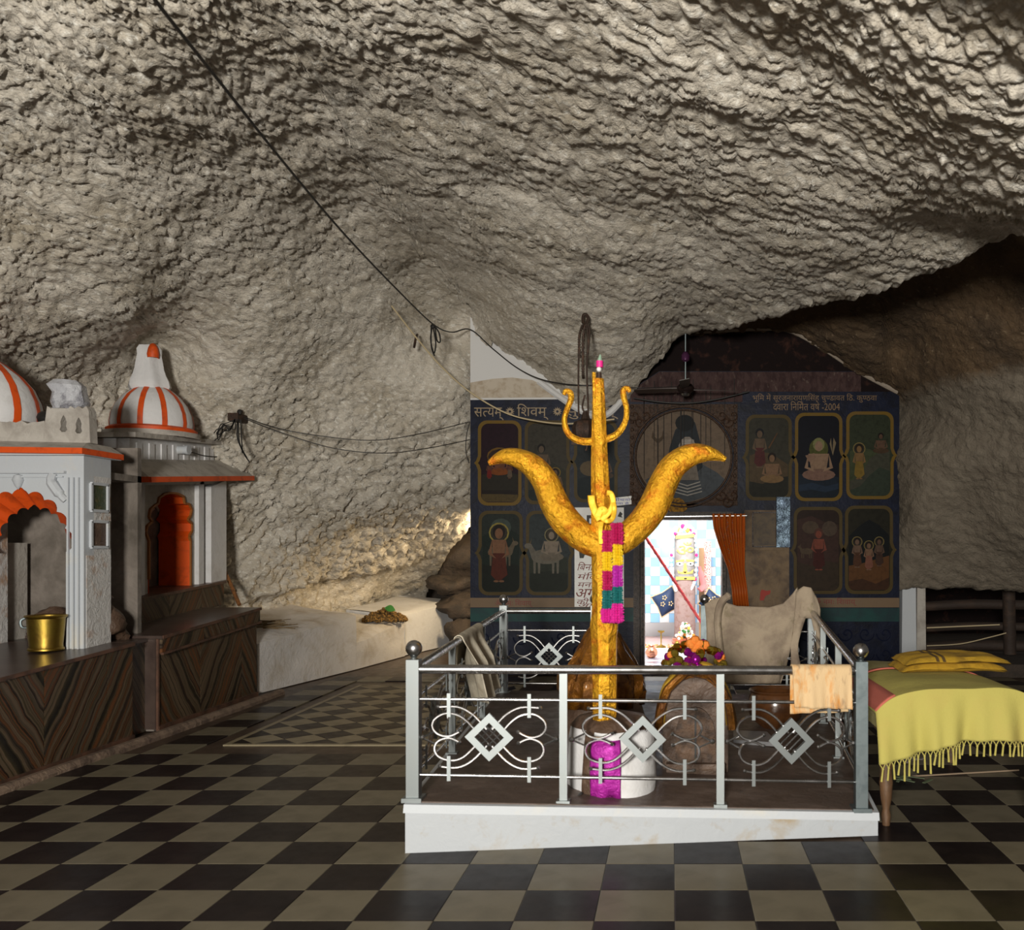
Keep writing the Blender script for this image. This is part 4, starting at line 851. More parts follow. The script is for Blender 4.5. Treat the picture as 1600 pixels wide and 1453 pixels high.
# things on and in the arched shrine
mb = MB(); c0 = s1(88, 615, .16)
def crumple(r, z, a): return r * (1 + .32 * n3(math.cos(a)*1.6 + 5, math.sin(a)*1.6, z*7, 3) + .15 * n3(math.cos(a)*4, math.sin(a)*4, z*16, 4))
mb.lathe([(.001, -.11), (.10, -.11), (.13, -.05), (.12, .03), (.135, .09), (.09, .135), (.001, .14)], c0, 22, crumple)
single('plastic_bag', mb, plastic_m, 'crumpled grey plastic bag lying on the shrine parapet', 'bag', angle=12)
mb = MB(); mb.ball(s1(46, 648, .2), .07, 12, .9, lambda r, z, a: r*(1+.25*n3(math.cos(a)*2, math.sin(a)*2, z*12, 9)))
single('dark_rag', mb, black_m, 'dark rag stuffed between dome and parapet of the arched shrine', 'cloth')
bp = at(72, 1008, 7.36); bz = .832
t = thing('brass_bucket', (bp.x - .02, 7.36, bz), 'dented brass bucket with rim under the white arch', 'bucket')
cb = (bp.x - .0, 7.36, bz)
part('body', MB().lathe([(.001, 0), (.115, 0), (.12, .012), (.118, .05), (.128, .16), (.136, .27)], cb, 28), brass_m, t)
part('rim', MB().lathe([(.136, .265), (.148, .275), (.152, .285), (.146, .292), (.128, .285), (.12, .25)], cb, 28), brass_m, t)
part('inside', MB().lathe([(.128, .285), (.118, .05), (.001, .04)], cb, 28), stone_dark, t)
part('foot_ring', MB().lathe([(.118, 0), (.128, .006), (.128, .02), (.119, .026)], cb, 28), brass_m, t)
part('ear', MB().tube(spline([(cb[0]-.14, cb[1]-.03, cb[2]+.27), (cb[0]-.17, cb[1]-.05, cb[2]+.25), (cb[0]-.165, cb[1]-.05, cb[2]+.20), (cb[0]-.14, cb[1]-.03, cb[2]+.19)], 4), .010, 6), steel_d, t)
def boulder(name, c_, r, sc, label, mat, seed, cat='rock', group=None):
    mb = MB(); mb.ball((0, 0, 0), r, 28, 1.0, None)
    P = np.array(mb.v); N = P / (np.linalg.norm(P, axis=1)[:, None] + 1e-9)
    h = .32 * vnoise(N * 1.5 + seed, seed) + .13 * vnoise(N * 3.6 + seed, seed+1) + .05 * vnoise(N * 9, seed+2); P = N * r * (1 + h)[:, None] * np.array(sc) + np.array(c_)
    mb.v = [tuple(p) for p in P]; return single(name, mb, mat, label, cat, group, angle=60)
boulder('black_stone', (bp.x + .06, 7.85, bz + .40), .16, (1, 1, .85), 'blackened round stone behind the brass bucket, upper of two', stone_dark, 3, 'stone')
boulder('black_stone', (bp.x + .02, 7.95, bz + .16), .22, (1.2, .9, .9), 'dark lumpy stone directly behind the brass bucket, lower of two', stone_dark, 11, 'stone')
boulder('black_stone', (bp.x - .36, 8.0, bz + .13), .2, (1.1, .9, .8), 'soot dark stone left of the brass bucket under the arch', stone_dark, 17, 'stone')
t = single('rear_pillar', MB().box((-6.05, 7.95, .80), (-5.90, 8.2, 1.72)), dust_m, 'short grey pillar at the back inside the arched shrine', 'pillar', smooth=False)

# ------------------------------------------------------------------ domed white shrine (second)
FX = -5.42
t = thing('domed_shrine', (-5.9, 9.7, 1.17), 'white domed shrine with orange niche and sloping orange-edged eave', 'shrine')
def fz(y): return lerp(1.17, 1.285, (y - 8.8) / 1.8)       # foot line on the upper plinth
def s2(px, py, d=0):
    D = F * (FX) / (px - CX); return at(px, py, D) + Vector((-d, 0, 0))
foot = lambda px: 855 + (EYE - fz(F*FX/(px-CX))) * F / (F*FX/(px-CX))
Lx, Rx = 208, 345
niche_c = 262
def nich():
    pts = []
    L0, R0 = 231, 296
    prof = [(231, 905), (231, 845), (226, 832), (228, 822), (236, 815), (231, 808), (233, 796), (241, 789), (245, 787), (247, 778), (255, 772), (264, 770), (275, 771), (285, 776), (287, 786), (294, 788), (298, 796), (296, 806), (292, 812), (298, 818), (298, 830), (294, 838), (296, 845), (296, 905)]
    return prof
prof = nich(); yb = lambda px: foot(px)
outer = [(Lx, yb(Lx)), (Lx, 738), (Rx, 738), (Rx, yb(Rx)), (296, yb(296))] + prof[::-1] + [(231, yb(231))]
outer = [q for i, q in enumerate(outer) if i == 0 or q != outer[i-1]]
part('facade', MB().plate(outer, [], s2, .06), dust_m, t, smooth=False)
full = [(231, yb(231))] + prof + [(296, yb(296))]
n = len(full); mb = MB(); full_in = [(262 + (x-262)*.975, y + (1.2 if y < 800 else 0)) for x, y in full]
mb.add([s2(x, y, -.008) for x, y in full_in] + [s2(x, y, .34) for x, y in full_in], [(i, i+1, i+1+n, i+n) for i in range(n-1)]); part('niche_lining', mb, orange_m, t, angle=25)
mb = MB()
for i in range(1, n-1):
    a, b_ = full[i], full[i+1]; mb.bar(s2(a[0], a[1], -.012), s2(b_[0], b_[1], -.012), .022, .022, (1, 0, 0))
part('niche_outline', mb, M('dull_orange', (.30, .10, .015), .6), t, smooth=False)
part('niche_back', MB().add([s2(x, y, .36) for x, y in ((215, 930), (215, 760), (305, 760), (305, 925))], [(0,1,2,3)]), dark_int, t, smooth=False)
yN, yF = F*FX/(Lx-CX), F*FX/(Rx-CX)
part('near_side', MB().hexa([(-6.6, yN-.02, fz(yN)-.02), (FX, yN-.02, fz(yN)-.02), (FX, yN+.05, fz(yN)-.02), (-6.6, yN+.05, fz(yN)-.02), (-6.6, yN-.02, 2.42), (FX, yN-.02, 2.42), (FX, yN+.05, 2.42), (-6.6, yN+.05, 2.42)]), white_m, t, smooth=False)
part('far_side', MB().hexa([(-6.6, yF-.05, fz(yF)-.02), (FX, yF-.05, fz(yF)-.02), (FX, yF, fz(yF)-.02), (-6.6, yF, fz(yF)-.02), (-6.6, yF-.05, 2.5), (FX, yF-.05, 2.5), (FX, yF, 2.5), (-6.6, yF, 2.5)]), white_m, t, smooth=False)
for (a, b_, pr) in ((197, 212, .06), (216, 222, .03), (304, 312, .05), (318, 342, .09)):
    pa, pb = F*FX/(a-CX), F*FX/(b_-CX)
    part('pilaster', MB().hexa([(FX-.03, pa, fz(pa)), (FX+pr, pa, fz(pa)), (FX+pr, pb, fz(pb)), (FX-.03, pb, fz(pb)), (FX-.03, pa, 2.38), (FX+pr, pa, 2.38), (FX+pr, pb, 2.48), (FX-.03, pb, 2.48)]), white_m, t, smooth=False)
part('head_beam', MB().hexa([s2(Lx, 758, .05), s2(Rx, 756, .05), s2(Rx, 756, -.05), s2(Lx, 758, -.05), s2(Lx, 738, .05), s2(Rx, 738, .05), s2(Rx, 738, -.05), s2(Lx, 738, -.05)]), white_m, t, smooth=False)
# sloping eave: slab falling outward toward the hall, orange edge
e0, e1 = s2(203, 750), s2(382, 747); OUTX = .30
def ev(y, x_off, z): return (FX + x_off, y, z)
ya_, yb_ = 8.78, 10.95; zl = lambda y: lerp(2.325, 2.50, (y-8.8)/2.1)
part('eave', MB().add([ev(ya_, OUTX, zl(ya_)+.045), ev(yb_, OUTX, zl(yb_)+.045), ev(yb_-.1, .02, zl(yb_)+.23), ev(ya_+.12, .02, zl(ya_)+.23), ev(ya_, OUTX, zl(ya_)), ev(yb_, OUTX, zl(yb_)), ev(yb_, -.5, zl(yb_)), ev(ya_, -.5, zl(ya_)), ev(yb_-.1, -.5, zl(yb_)+.23), ev(ya_+.12, -.5, zl(ya_)+.23), ev(ya_, -.5, zl(ya_)+.045)],
     [(0,1,2,3),(4,7,6,5),(0,4,5,1),(3,2,8,9),(0,3,9,10),(1,5,6,8,2),(4,0,10,7)]), dust_m, t, smooth=False)
part('eave_edge', MB().bar(ev(ya_, OUTX+.008, zl(ya_)+.02), ev(yb_, OUTX+.008, zl(yb_)+.02), .02, .055), orange_m, t, smooth=False)
part('eave_edge', MB().bar(ev(ya_-.008, OUTX, zl(ya_)+.02), ev(ya_-.008, -.5, zl(ya_)+.02), .02, .055), orange_m, t, smooth=False)
# drum above the eave, its thin slab and the dome
zz0, zz1 = 2.50, 2.70
part('drum', MB().hexa([(-6.5, 8.95, zz0), (FX+.0, 8.95, zz0), (FX+.0, 10.6, zz0+.1), (-6.5, 10.6, zz0+.1), (-6.5, 8.95, 2.77), (FX, 8.95, 2.77), (FX, 10.6, 2.90), (-6.5, 10.6, 2.90)]), white_m, t, smooth=False)
for k in range(7):
    y = 9.1 + k*.22; part('flute', MB().bar((FX+.004, y, zz0+.05+k*.012), (FX+.004, y, 2.74+k*.017), .09, .02, (1,0,0)), white_m, t, smooth=False)
part('top_slab', MB().hexa([(-6.6, 8.85, 2.77), (FX+.12, 8.85, 2.77), (FX+.12, 10.75, 2.90), (-6.6, 10.75, 2.90), (-6.6, 8.85, 2.82), (FX+.12, 8.85, 2.82), (FX+.12, 10.75, 2.95), (-6.6, 10.75, 2.95)]), dust_m, t, smooth=False)
dc2 = at(238, 671, 9.75); dc2 = Vector((dc2.x, 9.75, dc2.z))
dp2 = [(.395, 0), (.40, .06), (.385, .16), (.345, .26), (.28, .35), (.20, .42), (.13, .46)]
part('dome', MB().lathe(dp2, dc2, 36), white_m, t); stripes(dc2, dp2, 11, .026, t, -1.9)
part('dome_ring', MB().lathe([(.40, -.045), (.435, -.045), (.44, -.01), (.405, .012)], dc2, 36), orange_m, t)
part('dome_base', MB().lathe([(.47, -.10), (.47, -.045), (.40, -.04)], dc2, 36), dust_m, t)
def rag(r, z, a): return r * (1 + .09*math.sin(6*a + z*2) + .05*n3(math.cos(a)*2, math.sin(a)*2, z*3, 5))
part('finial', MB().lathe([(.17, .40), (.20, .46), (.19, .52), (.165, .58), (.145, .65), (.135, .72), (.12, .80), (.125, .86), (.10, .905), (.001, .92)], dc2 + Vector((-.03, 0, 0)), 24, rag), white_m, t)
part('finial_tip', MB().lathe([(.055, .76), (.06, .80), (.05, .86), (.03, .905), (.001, .92)], dc2 + Vector((.06, -.09, 0)), 14), orange_m, t)
t2 = thing('bulb_holder', s2(277, 702, -.03), 'small white bulb holder on the drum of the domed shrine', 'lamp holder')
hb = s2(277, 703, -.10); part('body', MB().tube([hb + Vector((-.12, 0, 0)), hb], .045, 12), white_clean, t2); part('cap', MB().tube([hb, hb + Vector((.03, 0, 0))], .052, 12), white_clean, t2)
part('flex', MB().tube(spline([hb, s2(290, 706, -.06), s2(315, 712, -.03), s2(343, 714, -.02)], 5), .006, 5), black_m, t2)
# leaning stick behind it
single('rope_stick', MB().tube(spline([at(332, 850, 10.9), at(345, 880, 10.85), at(360, 912, 10.75), at(374, 945, 10.6)], 6), .022, 8), M('orange_rope', (.22, .085, .02), .8, bump=(60, .8), var=(30, (.10, .04, .015), .45, .6)), 'slanting orange-brown rope stick leaning beside the domed shrine', 'stick')

# ------------------------------------------------------------------ whitewashed ledge along the left wall
nd = Vector((-.98, .18, 0))
def ledge(name, pa, pb, za, zb, deep, label, rise=.08, mat=ledge_m):
    A0, B0 = fl(*pa), fl(*pb); t = thing(name, A0, label, 'ledge'); nu, nv = 16, 10
    def topf(u_, v_):
        p = A0.lerp(B0, u_) + nd * (deep * v_); p.z = lerp(za, zb, u_) + rise * v_ + .015 * n3(p.x*3, p.y*3, 1, 2) - (.03 if v_ == 0 else 0); return p
    def frontf(u_, v_):
        p = A0.lerp(B0, u_); p.z = (lerp(za, zb, u_) - .03 + .015 * n3(p.x*3, p.y*3, 1, 2)) * v_; q = 1 - abs(2*v_-1); p += nd * (-.02 * n3(p.y*2, p.z*3, 4, 6) * q); return p
    part('top', MB().grid(topf, nu, nv), mat, t); part('front', MB().grid(frontf, nu, nv), mat, t)
    for s_ in (0, 1):
        a = A0.lerp(B0, s_); z = lerp(za, zb, s_); b_ = a + nd * deep
        part('end_face', MB().add([(a.x, a.y, 0), (b_.x, b_.y, 0), (b_.x, b_.y, z + rise), (a.x, a.y, z - .03)], [(0,1,2,3)]), mat, t, smooth=False)
    return t
ledge('stone_ledge', (402, 1084), (556, 1046), .594, .757, 1.3, 'long whitewashed stone ledge next to the far marble plinth', .16)
ledge('stone_ledge', (556, 1046), (633, 1025), .38, .56, 1.3, 'lower whitewashed ledge bearing the heap of dried flowers', .12)
ledge('stone_ledge', (633, 1024), (707, 1007), .64, .775, 1.0, 'bright white block ending the ledge beside the dark boulders', .06, white_m)
# dried marigold heap and leaf, twigs
hc = at(603, 962, 13.4) + Vector((-.1, .25, 0)); mb = MB()
for k in range(260):
    a = R.uniform(0, 2*PI); r_ = math.sqrt(R.random()); x, y = r_*.34*math.cos(a), r_*.27*math.sin(a); z = (1-r_**1.6)*.19*R.uniform(.3, 1); mb.ball((hc.x+x, hc.y+y, .57+z), R.uniform(.02, .034), 6)
tag(single('dried_flower_heap', mb, marigold_m, 'heap of dried brown marigold flowers on the low ledge', 'flowers'), kind='stuff')
lf = MB().grid(lambda u_, v_: (hc.x + .10 + (u_-.5)*.17, hc.y - .06 + (v_-.5)*.10*math.sin(PI*u_), .76 + .015*math.sin(PI*u_) - .04*u_ + (v_-.5)*.09*math.sin(PI*u_)), 10, 6)
single('leaf', lf, leaf_m, 'single green leaf on top of the dried flower heap', 'leaf')
mb = MB(); tc_ = at(418, 968, 11.0)
for k in range(36):
    a = R.uniform(-.5, .9); p = Vector((tc_.x + R.uniform(-.22, .22), tc_.y + R.uniform(-.3, .3), .70 + R.uniform(0, .06))); q = Vector((math.cos(a), math.sin(a), R.uniform(-.1, .15))) * R.uniform(.1, .24); mb.tube([p - q, p + q], .006, 4)
tag(single('dry_twigs', mb, straw_m, 'loose dry twigs on the ledge beside the marble plinth', 'twigs'), kind='stuff')
# dark boulders in the passage gap
for (px, py, D, r, sc, lab, sd_) in ((733, 872, 15.9, .62, (.95, .8, .85), 'dark boulder at the top of the gap left of the blue wall', 21), (708, 915, 15.3, .42, (1.05, .9, .42), 'flat dark boulder in the middle of the gap left of the blue wall', 22), (722, 948, 15.2, .40, (1, .9, .55), 'brown boulder above the floor-level rock left of the blue wall', 23), (728, 990, 15.0, .36, (1, 1, .75), 'lowest brown rock on the floor left of the blue wall', 24)):
    boulder('boulder', at(px, py, D), r, sc, lab, boulder_m, sd_)
struct('wall_passage', MB().box((-5.5, 17.5, 0), (-1.3, 17.8, 4)), boulder_m, smooth=False)

# ------------------------------------------------------------------ enclosure plinth
PA, PB, PC, PD = (-1.465, 4.92), (1.2, 5.22), (1.45, 8.85), (-1.72, 8.85)
ZA, ZB, ZC, ZD = .274, .14, .22, .27
t = thing('enclosure_plinth', (0, 6.8, 0), 'low white plinth with a dark stone top inside the steel railing', 'plinth')
def quad_prism(pts, z0, zs): return MB().hexa([(p[0], p[1], z0) for p in pts] + [(p[0], p[1], z) for p, z in zip(pts, zs)])
part('white_kerb', quad_prism((PA, PB, PC, PD), 0, [z - .03 for z in (ZA, ZB, ZC, ZD)]), M('kerb_white', (.42, .445, .475), .6, bump=(14, .15), var=(3.2, (.36, .30, .22), .56, .72), var2=(11, (.38, .36, .33), .60, .75)), t, smooth=False)
ins = lambda p, k: (p[0] * k, p[1] + (6.9 - p[1]) * (1 - k))
part('white_coping', MB().hexa([(p[0]*1.006, p[1] - (.012 if p[1] < 6 else 0), z - .05) for p, z in zip((PA, PB, PC, PD), (ZA, ZB, ZC, ZD))] + [(p[0]*1.004, p[1] - (.008 if p[1] < 6 else 0), z - .004) for p, z in zip((PA, PB, PC, PD), (ZA, ZB, ZC, ZD))]), white_clean, t, smooth=False)
part('stone_top', quad_prism([ins(p, .985) for p in (PA, PB, PC, PD)], .02, (ZA + .003, ZB + .003, ZC + .003, ZD + .003)), pit_m, t, smooth=False)
part('crack_strip', MB().add([(-.55, 5.2, .24), (-.53, 5.2, .24), (.02, 7.8, .256), (.0, 7.8, .256)], [(0,1,2,3)]), black_m, t, smooth=False)
def ztop(x, y):
    u_ = (x - PA[0]) / (PB[0] - PA[0]); v_ = (y - 5) / 3.85; return lerp(lerp(ZA, ZB, u_), lerp(ZD, ZC, u_), v_)

# ------------------------------------------------------------------ steel railing
rail = thing('steel_railing', (0, 6.8, .2), 'square steel railing with scroll panels and ball finials around the golden trident', 'railing')
QA = dict(x=-1.44, y=5.0, top=1.0, mid=.834, low=.412, base=.28); QB = dict(x=1.106, y=5.25, top=.957, mid=.769, low=.304, base=.15)
QD = dict(x=-1.634, y=8.7, top=1.06, mid=.875, low=.36, base=.265); QC = dict(x=1.355, y=8.7, top=1.06, mid=.86, low=.34, base=.22)
def mixq(a, b_, t): return {k: lerp(a[k], b_[k], t) for k in a}
def corner_post(q, mat, ball_r=.046):
    x, y = q['x'], q['y']; h = .035
    zt_ = q['top'] + .055
    p = part('corner_post', MB().box((x-h, y-h, q['base']-.01), (x+h, y+h, zt_)), mat, rail, smooth=False)
    part('foot_plate', MB().box((x-h-.02, y-h-.02, q['base']-.012), (x+h+.02, y+h+.02, q['base']+.012)), mat, p, smooth=False)
    part('neck', MB().lathe([(.022, 0), (.016, .01), (.022, .02)], (x, y, zt_), 12), mat, p)
    part('ball_finial', MB().ball((x, y, zt_ + .015 + ball_r), ball_r, 20), steel_m, p)
def mid_post(q, mat, w_=.022, ball=False):
    x, y = q['x'], q['y']
    p = part('baluster', MB().box((x-w_, y-w_*.6, q['base']-.01), (x+w_, y+w_*.6, q['top'])), mat, rail, smooth=False)
    part('foot_plate', MB().box((x-w_-.016, y-w_-.01, q['base']-.012), (x+w_+.016, y+w_+.01, q['base']+.010)), mat, p, smooth=False)
# half-panel scroll drawing, (u, v) with u in 0..1 from panel edge to centre, v in 0..1 from low rail to mid rail
def bez(pts, k=4): return [(p.x, p.y) for p in spline([(a, b_, 0) for a, b_ in pts], k)]
ZX = lambda x: (x - 125) / (483 - 125); ZV = lambda y: (993 - y) / (993 - 577)
def Z(*pp): return [(ZX(a), ZV(b_)) for a, b_ in pp]
SCR = [Z((238,620),(330,618),(395,652),(440,700),(470,740)), Z((430,765),(380,700),(330,662),(270,655),(222,688),(212,730),(238,768),(290,780),(345,752)),
       Z((343,812),(290,788),(238,808),(222,850),(242,892),(300,912),(360,892),(430,815)), Z((248,945),(330,950),(400,912),(470,830))]
def scroll_panel(qa, qb, grill, mat=steel_m):
    def P(u_, v_, off=0):
        q = mixq(qa, qb, u_); return Vector((q['x'], q['y'], lerp(q['low'], q['mid'], v_)))
    dirv = (P(1, 0) - P(0, 0)); L_ = dirv.length; H = (P(.5, 1) - P(.5, 0)).z
    dv = dirv.normalized(); nrm = Vector((-dv.y, dv.x, 0)).normalized()
    for k in ('mid', 'low'):
        a, b_ = Vector((qa['x'], qa['y'], qa[k])), Vector((qb['x'], qb['y'], qb[k])); part('rail_bar', MB().tube([a, b_], .0105, 10), steel_m, rail)
    cen = P(.5, .51); ho, hi = .135, .082; sx = ho * min(1.0, L_/.85)
    fr = lambda a, b_, d_: cen + dv * a + Vector((0, 0, b_)) + nrm * (d_ - .014)
    g_ = part('scroll_panel', MB().plate([(0, -ho), (ho, 0), (0, ho), (-ho, 0)], [[(0, -hi), (hi, 0), (0, hi), (-hi, 0)]], fr, .028), steel_b, rail, smooth=False)
    mb = MB(); rots = ((1, 1), (1, -1)) if grill == 'mesh' else (((1, 1),) if grill == 'slats' else ())
    for (p_, q_) in rots:
        e_ = hi / math.sqrt(2); dd_ = Vector((1, q_)).normalized(); nn_ = Vector((-dd_.y, dd_.x))
        for k in (-1, 0, 1):
            c_ = nn_ * (k * e_ * .52); p0, p1 = c_ - dd_ * e_ * 1.05, c_ + dd_ * e_ * 1.05; mb.tube([fr(p0.x, p0.y, .014), fr(p1.x, p1.y, .014)], .0045, 5)
    if mb.v: part('grille', mb, steel_m, g_)
    for half in (0, 1):
        m_ = lambda u_: u_ / 2 if half == 0 else 1 - u_ / 2
        for s_ in SCR:
            pts = [P(m_(a), b_) for a, b_ in bez(s_)]
            so = part('scroll', MB().tube(pts, .0075, 6), steel_m, g_)
        for e in (SCR[0][0], SCR[1][-1], SCR[2][0], SCR[3][0]): part('bead', MB().ball(P(m_(e[0]), e[1]), .0125, 8), steel_m, g_)
        ce = (ZX(162), ZV(790)); part('bead', MB().ball(P(m_(ce[0]), ce[1]), .017, 8), steel_m, g_)
        for e in ((ZX(218), ZV(758)), (ZX(224), ZV(822))): part('strut', MB().tube([P(m_(ce[0]), ce[1]), P(m_(e[0]), e[1])], .0055, 5), steel_m, g_)
        for (y0_, y1_) in ((543, 672), (885, 1022)):
            u_ = m_(ZX(291)); part('tie_bar', MB().bar(P(u_, ZV(y0_)) - nrm*.012, P(u_, ZV(y1_)) - nrm*.012, .020, .008, tuple(nrm)), steel_b, g_, smooth=False)
def run(qa, qb, fracs, grills, top=True, mats=None):
    qs = [mixq(qa, qb, f_) for f_ in fracs]
    for k in range(len(qs) - 1): scroll_panel(qs[k], qs[k+1], grills[k % len(grills)])
    for k, q in enumerate(qs[1:-1]): mid_post(q, steel_b)
    a, b_ = Vector((qa['x'], qa['y'], qa['top'])), Vector((qb['x'], qb['y'], qb['top'])); part('top_rail', MB().tube([a, b_], .026, 16), steel_m, rail)
run(QA, QB, [0, .324, .675, 1], ['mesh', 'none', 'slats'])
run(QA, QD, [0, .30, .65, 1], ['mesh']); run(QB, QC, [0, .34, .67, 1], ['mesh'])
fE, fG = .295, .652
QE, QG = mixq(QD, QC, fE), mixq(QD, QC, fG)
run(QD, QE, [0, 1], ['mesh']); run(QG, QC, [0, 1], ['mesh'])
corner_post(QA, steel_b); corner_post(QB, steel_d); corner_post(QD, steel_b); corner_post(QC, steel_b); corner_post(QE, steel_b); corner_post(QG, steel_d)

# ------------------------------------------------------------------ the trident
TD = 5.36
def T(px, py, d=0): return at(px, py, TD + d)
tb_ = T(945, 1140)
tr = thing('golden_trident', T(950, 1140), 'tall golden foil covered trident standing in a white mound', 'trident')
s_ = TD / F
def tub(name, pts, mat, n=10, flat=1.0, d=0, k=5):
    P = spline([T(a, b_, d) for a, b_, r in pts], k); rs = [p.x for p in spline([(r, 0, 0) for a, b_, r in pts], k)]
    return part(name, MB().tube(P, [max(.002, r * s_) for r in rs], n, flat), mat, tr)
tub('shaft', [(945, 1175, 17), (945, 1140, 19), (945, 1060, 20), (944, 1000, 21), (944, 975, 23), (942, 950, 18), (941, 900, 17), (940, 850, 17), (939, 780, 16), (937, 720, 14), (936, 650, 11.5), (935, 592, 9)], gold_m, 8)
tub('prong', [(944, 856, 20), (915, 842, 23), (885, 815, 24), (866, 785, 23), (852, 752, 21), (832, 728, 19), (806, 715, 15), (785, 714, 11), (764, 724, 4)], gold_m, 12, 1.0)
tub('prong', [(940, 858, 20), (970, 845, 22), (1000, 820, 23), (1022, 790, 24), (1036, 757, 23), (1053, 728, 21), (1080, 711, 18), (1108, 709, 12), (1134, 718, 4)], gold_m, 12, 1.0)
tub('crescent_horn', [(881, 617, 3), (884, 611, 4), (891, 614, 5), (892, 624, 5), (886, 640, 4.5), (882, 655, 4.5), (885, 672, 5), (895, 684, 5.5), (912, 690, 6), (934, 689, 6)], gold_m, 8)
tub('crescent_horn', [(984, 613, 3), (981, 607, 4), (974, 610, 5), (975, 622, 5), (979, 638, 4.5), (978, 655, 4.5), (972, 669, 5), (962, 680, 5.5), (948, 686, 6), (934, 689, 6)], gold_m, 8)
tub('side_spike', [(931, 690, 3), (929, 640, 3), (928, 582, 3)], gold_m, 6, d=-.03)
tub('tip_stub', [(936, 592, 5), (936, 582, 4)], iron_m, 8)
part('tip_bulb', MB().ball(T(936, 577), .016, 10), poster_m, tr); tub('tip_cap', [(937, 574, 5.5), (937, 564, 5.5)], M('hot_pink', (.75, .02, .25), .5), 10); tub('tip_tuft', [(937, 564, 4), (938, 554, 1)], M('pale_green', (.25, .38, .28), .6), 8)
# mound at its foot
mc = T(957, 1250); mz = ztop(mc.x, 5.36) ; mcx, mcy = mc.x + .0, 5.47
def mound(r, z, a): return r * (1 + .10*n3(math.cos(a)*1.7, math.sin(a)*1.7, z*3, 15) + .05*n3(math.cos(a)*5, math.sin(a)*5, z*9, 16))
mp_ = [(.265, -.02), (.27, .06), (.262, .18), (.25, .30), (.235, .38), (.19, .425), (.10, .44), (.001, .445)]
t = thing('trident_mound', (mcx, mcy, mz), 'lumpy whitewashed mound holding the foot of the trident', 'mound')
part('body', MB().lathe(mp_, (mcx, mcy, mz), 36, mound), white_m, t)
part('stone_cap', MB().lathe([(.242, .375), (.20, .43), (.10, .452), (.001, .455)], (mcx, mcy, mz), 28, mound), stone_dark, t)
part('brown_streak', MB().lathe([(r + .006, z) for r, z in mp_[:6]], (mcx, mcy, mz), 6, mound, math.radians(228), math.radians(246)), stone_dark, t)
mb = MB().lathe([(r + .014, z) for r, z in ((.265, .0), (.27, .08), (.264, .18), (.25, .28), (.235, .335))], (mcx, mcy, mz), 16, mound, math.radians(244), math.radians(282))
solid(single('magenta_cloth', mb, magenta_m, 'bright magenta foil cloth stuck to the front of the mound', 'cloth'), .008)
# tinsel garland
t = thing('tinsel_garland', T(955, 972, -.12), 'striped tinsel garland of pink, yellow and green hanging on the trident', 'garland')
cols_ = {'crimson': (.42, .01, .09), 'yellow': (.72, .48, .01), 'purple': (.42, .02, .33), 'teal': (.01, .13, .13), 'pink': (.62, .02, .28)}
tm = {k: M('tinsel_' + k, v, .45, .15, bump=(120, .5)) for k, v in cols_.items()}
def tinsel(cx, y0_, y1_, r, m_):
    mb = MB(); P0, P1 = T(cx, y0_, -.11), T(cx, y1_, -.11); n_ = 26
    for i in range(7):
        c_ = P0.lerp(P1, (i + .5) / 7); h_ = abs(P1.z - P0.z) / 7 * .75
        vs = []
        for j in range(n_):
            a = 2*PI*j/n_; rr = r * s_ * (R.uniform(.86, 1.08) if j % 2 == 0 else .72); vs.append((c_.x + rr*math.cos(a), c_.y + rr*math.sin(a), c_.z + R.uniform(-.004, .004)))
        b0 = vs; top_ = [(c_.x + (x-c_.x)*.7, c_.y + (y-c_.y)*.7, z + h_) for x, y, z in vs]; bot_ = [(c_.x + (x-c_.x)*.7, c_.y + (y-c_.y)*.7, z - h_) for x, y, z in vs]
        mb.add(bot_ + b0 + top_, [(q*n_+j, q*n_+(j+1) % n_, (q+1)*n_+(j+1) % n_, (q+1)*n_+j) for q in range(2) for j in range(n_)] + [tuple(range(n_-1, -1, -1)), tuple(range(2*n_, 3*n_))])
    part('tinsel', mb, tm[m_], t, angle=30)
for a in ((949, 830, 862, 9, 'crimson'), (964, 818, 850, 11, 'crimson'), (949, 862, 892, 9, 'yellow'), (965, 850, 883, 9, 'yellow'), (949, 892, 922, 9, 'crimson'), (965, 883, 917, 9, 'purple'), (949, 922, 951, 9, 'teal'), (965, 917, 943, 9, 'teal'), (948, 951, 972, 10, 'pink'), (964, 943, 972, 11, 'pink')): tinsel(*a)
t = thing('yellow_ribbon', T(940, 800, -.12), 'knotted yellow cloth ribbon tied where the prongs meet', 'ribbon')
for pts, r in (([(937, 812), (930, 800), (925, 785), (924, 774)], 6), ([(940, 812), (952, 800), (958, 786), (955, 772), (948, 770)], 4.5), ([(938, 808), (948, 814), (957, 810), (960, 795), (957, 780)], 4), ([(934, 806), (940, 796), (946, 800), (944, 812)], 6), ([(940, 815), (938, 830), (939, 850)], 4)):
    part('ribbon_loop', MB().tube(spline([T(a, b_, -.12 + .01*math.sin(a)) for a, b_ in pts], 5), r * s_, 7, .5), gold_y, t)

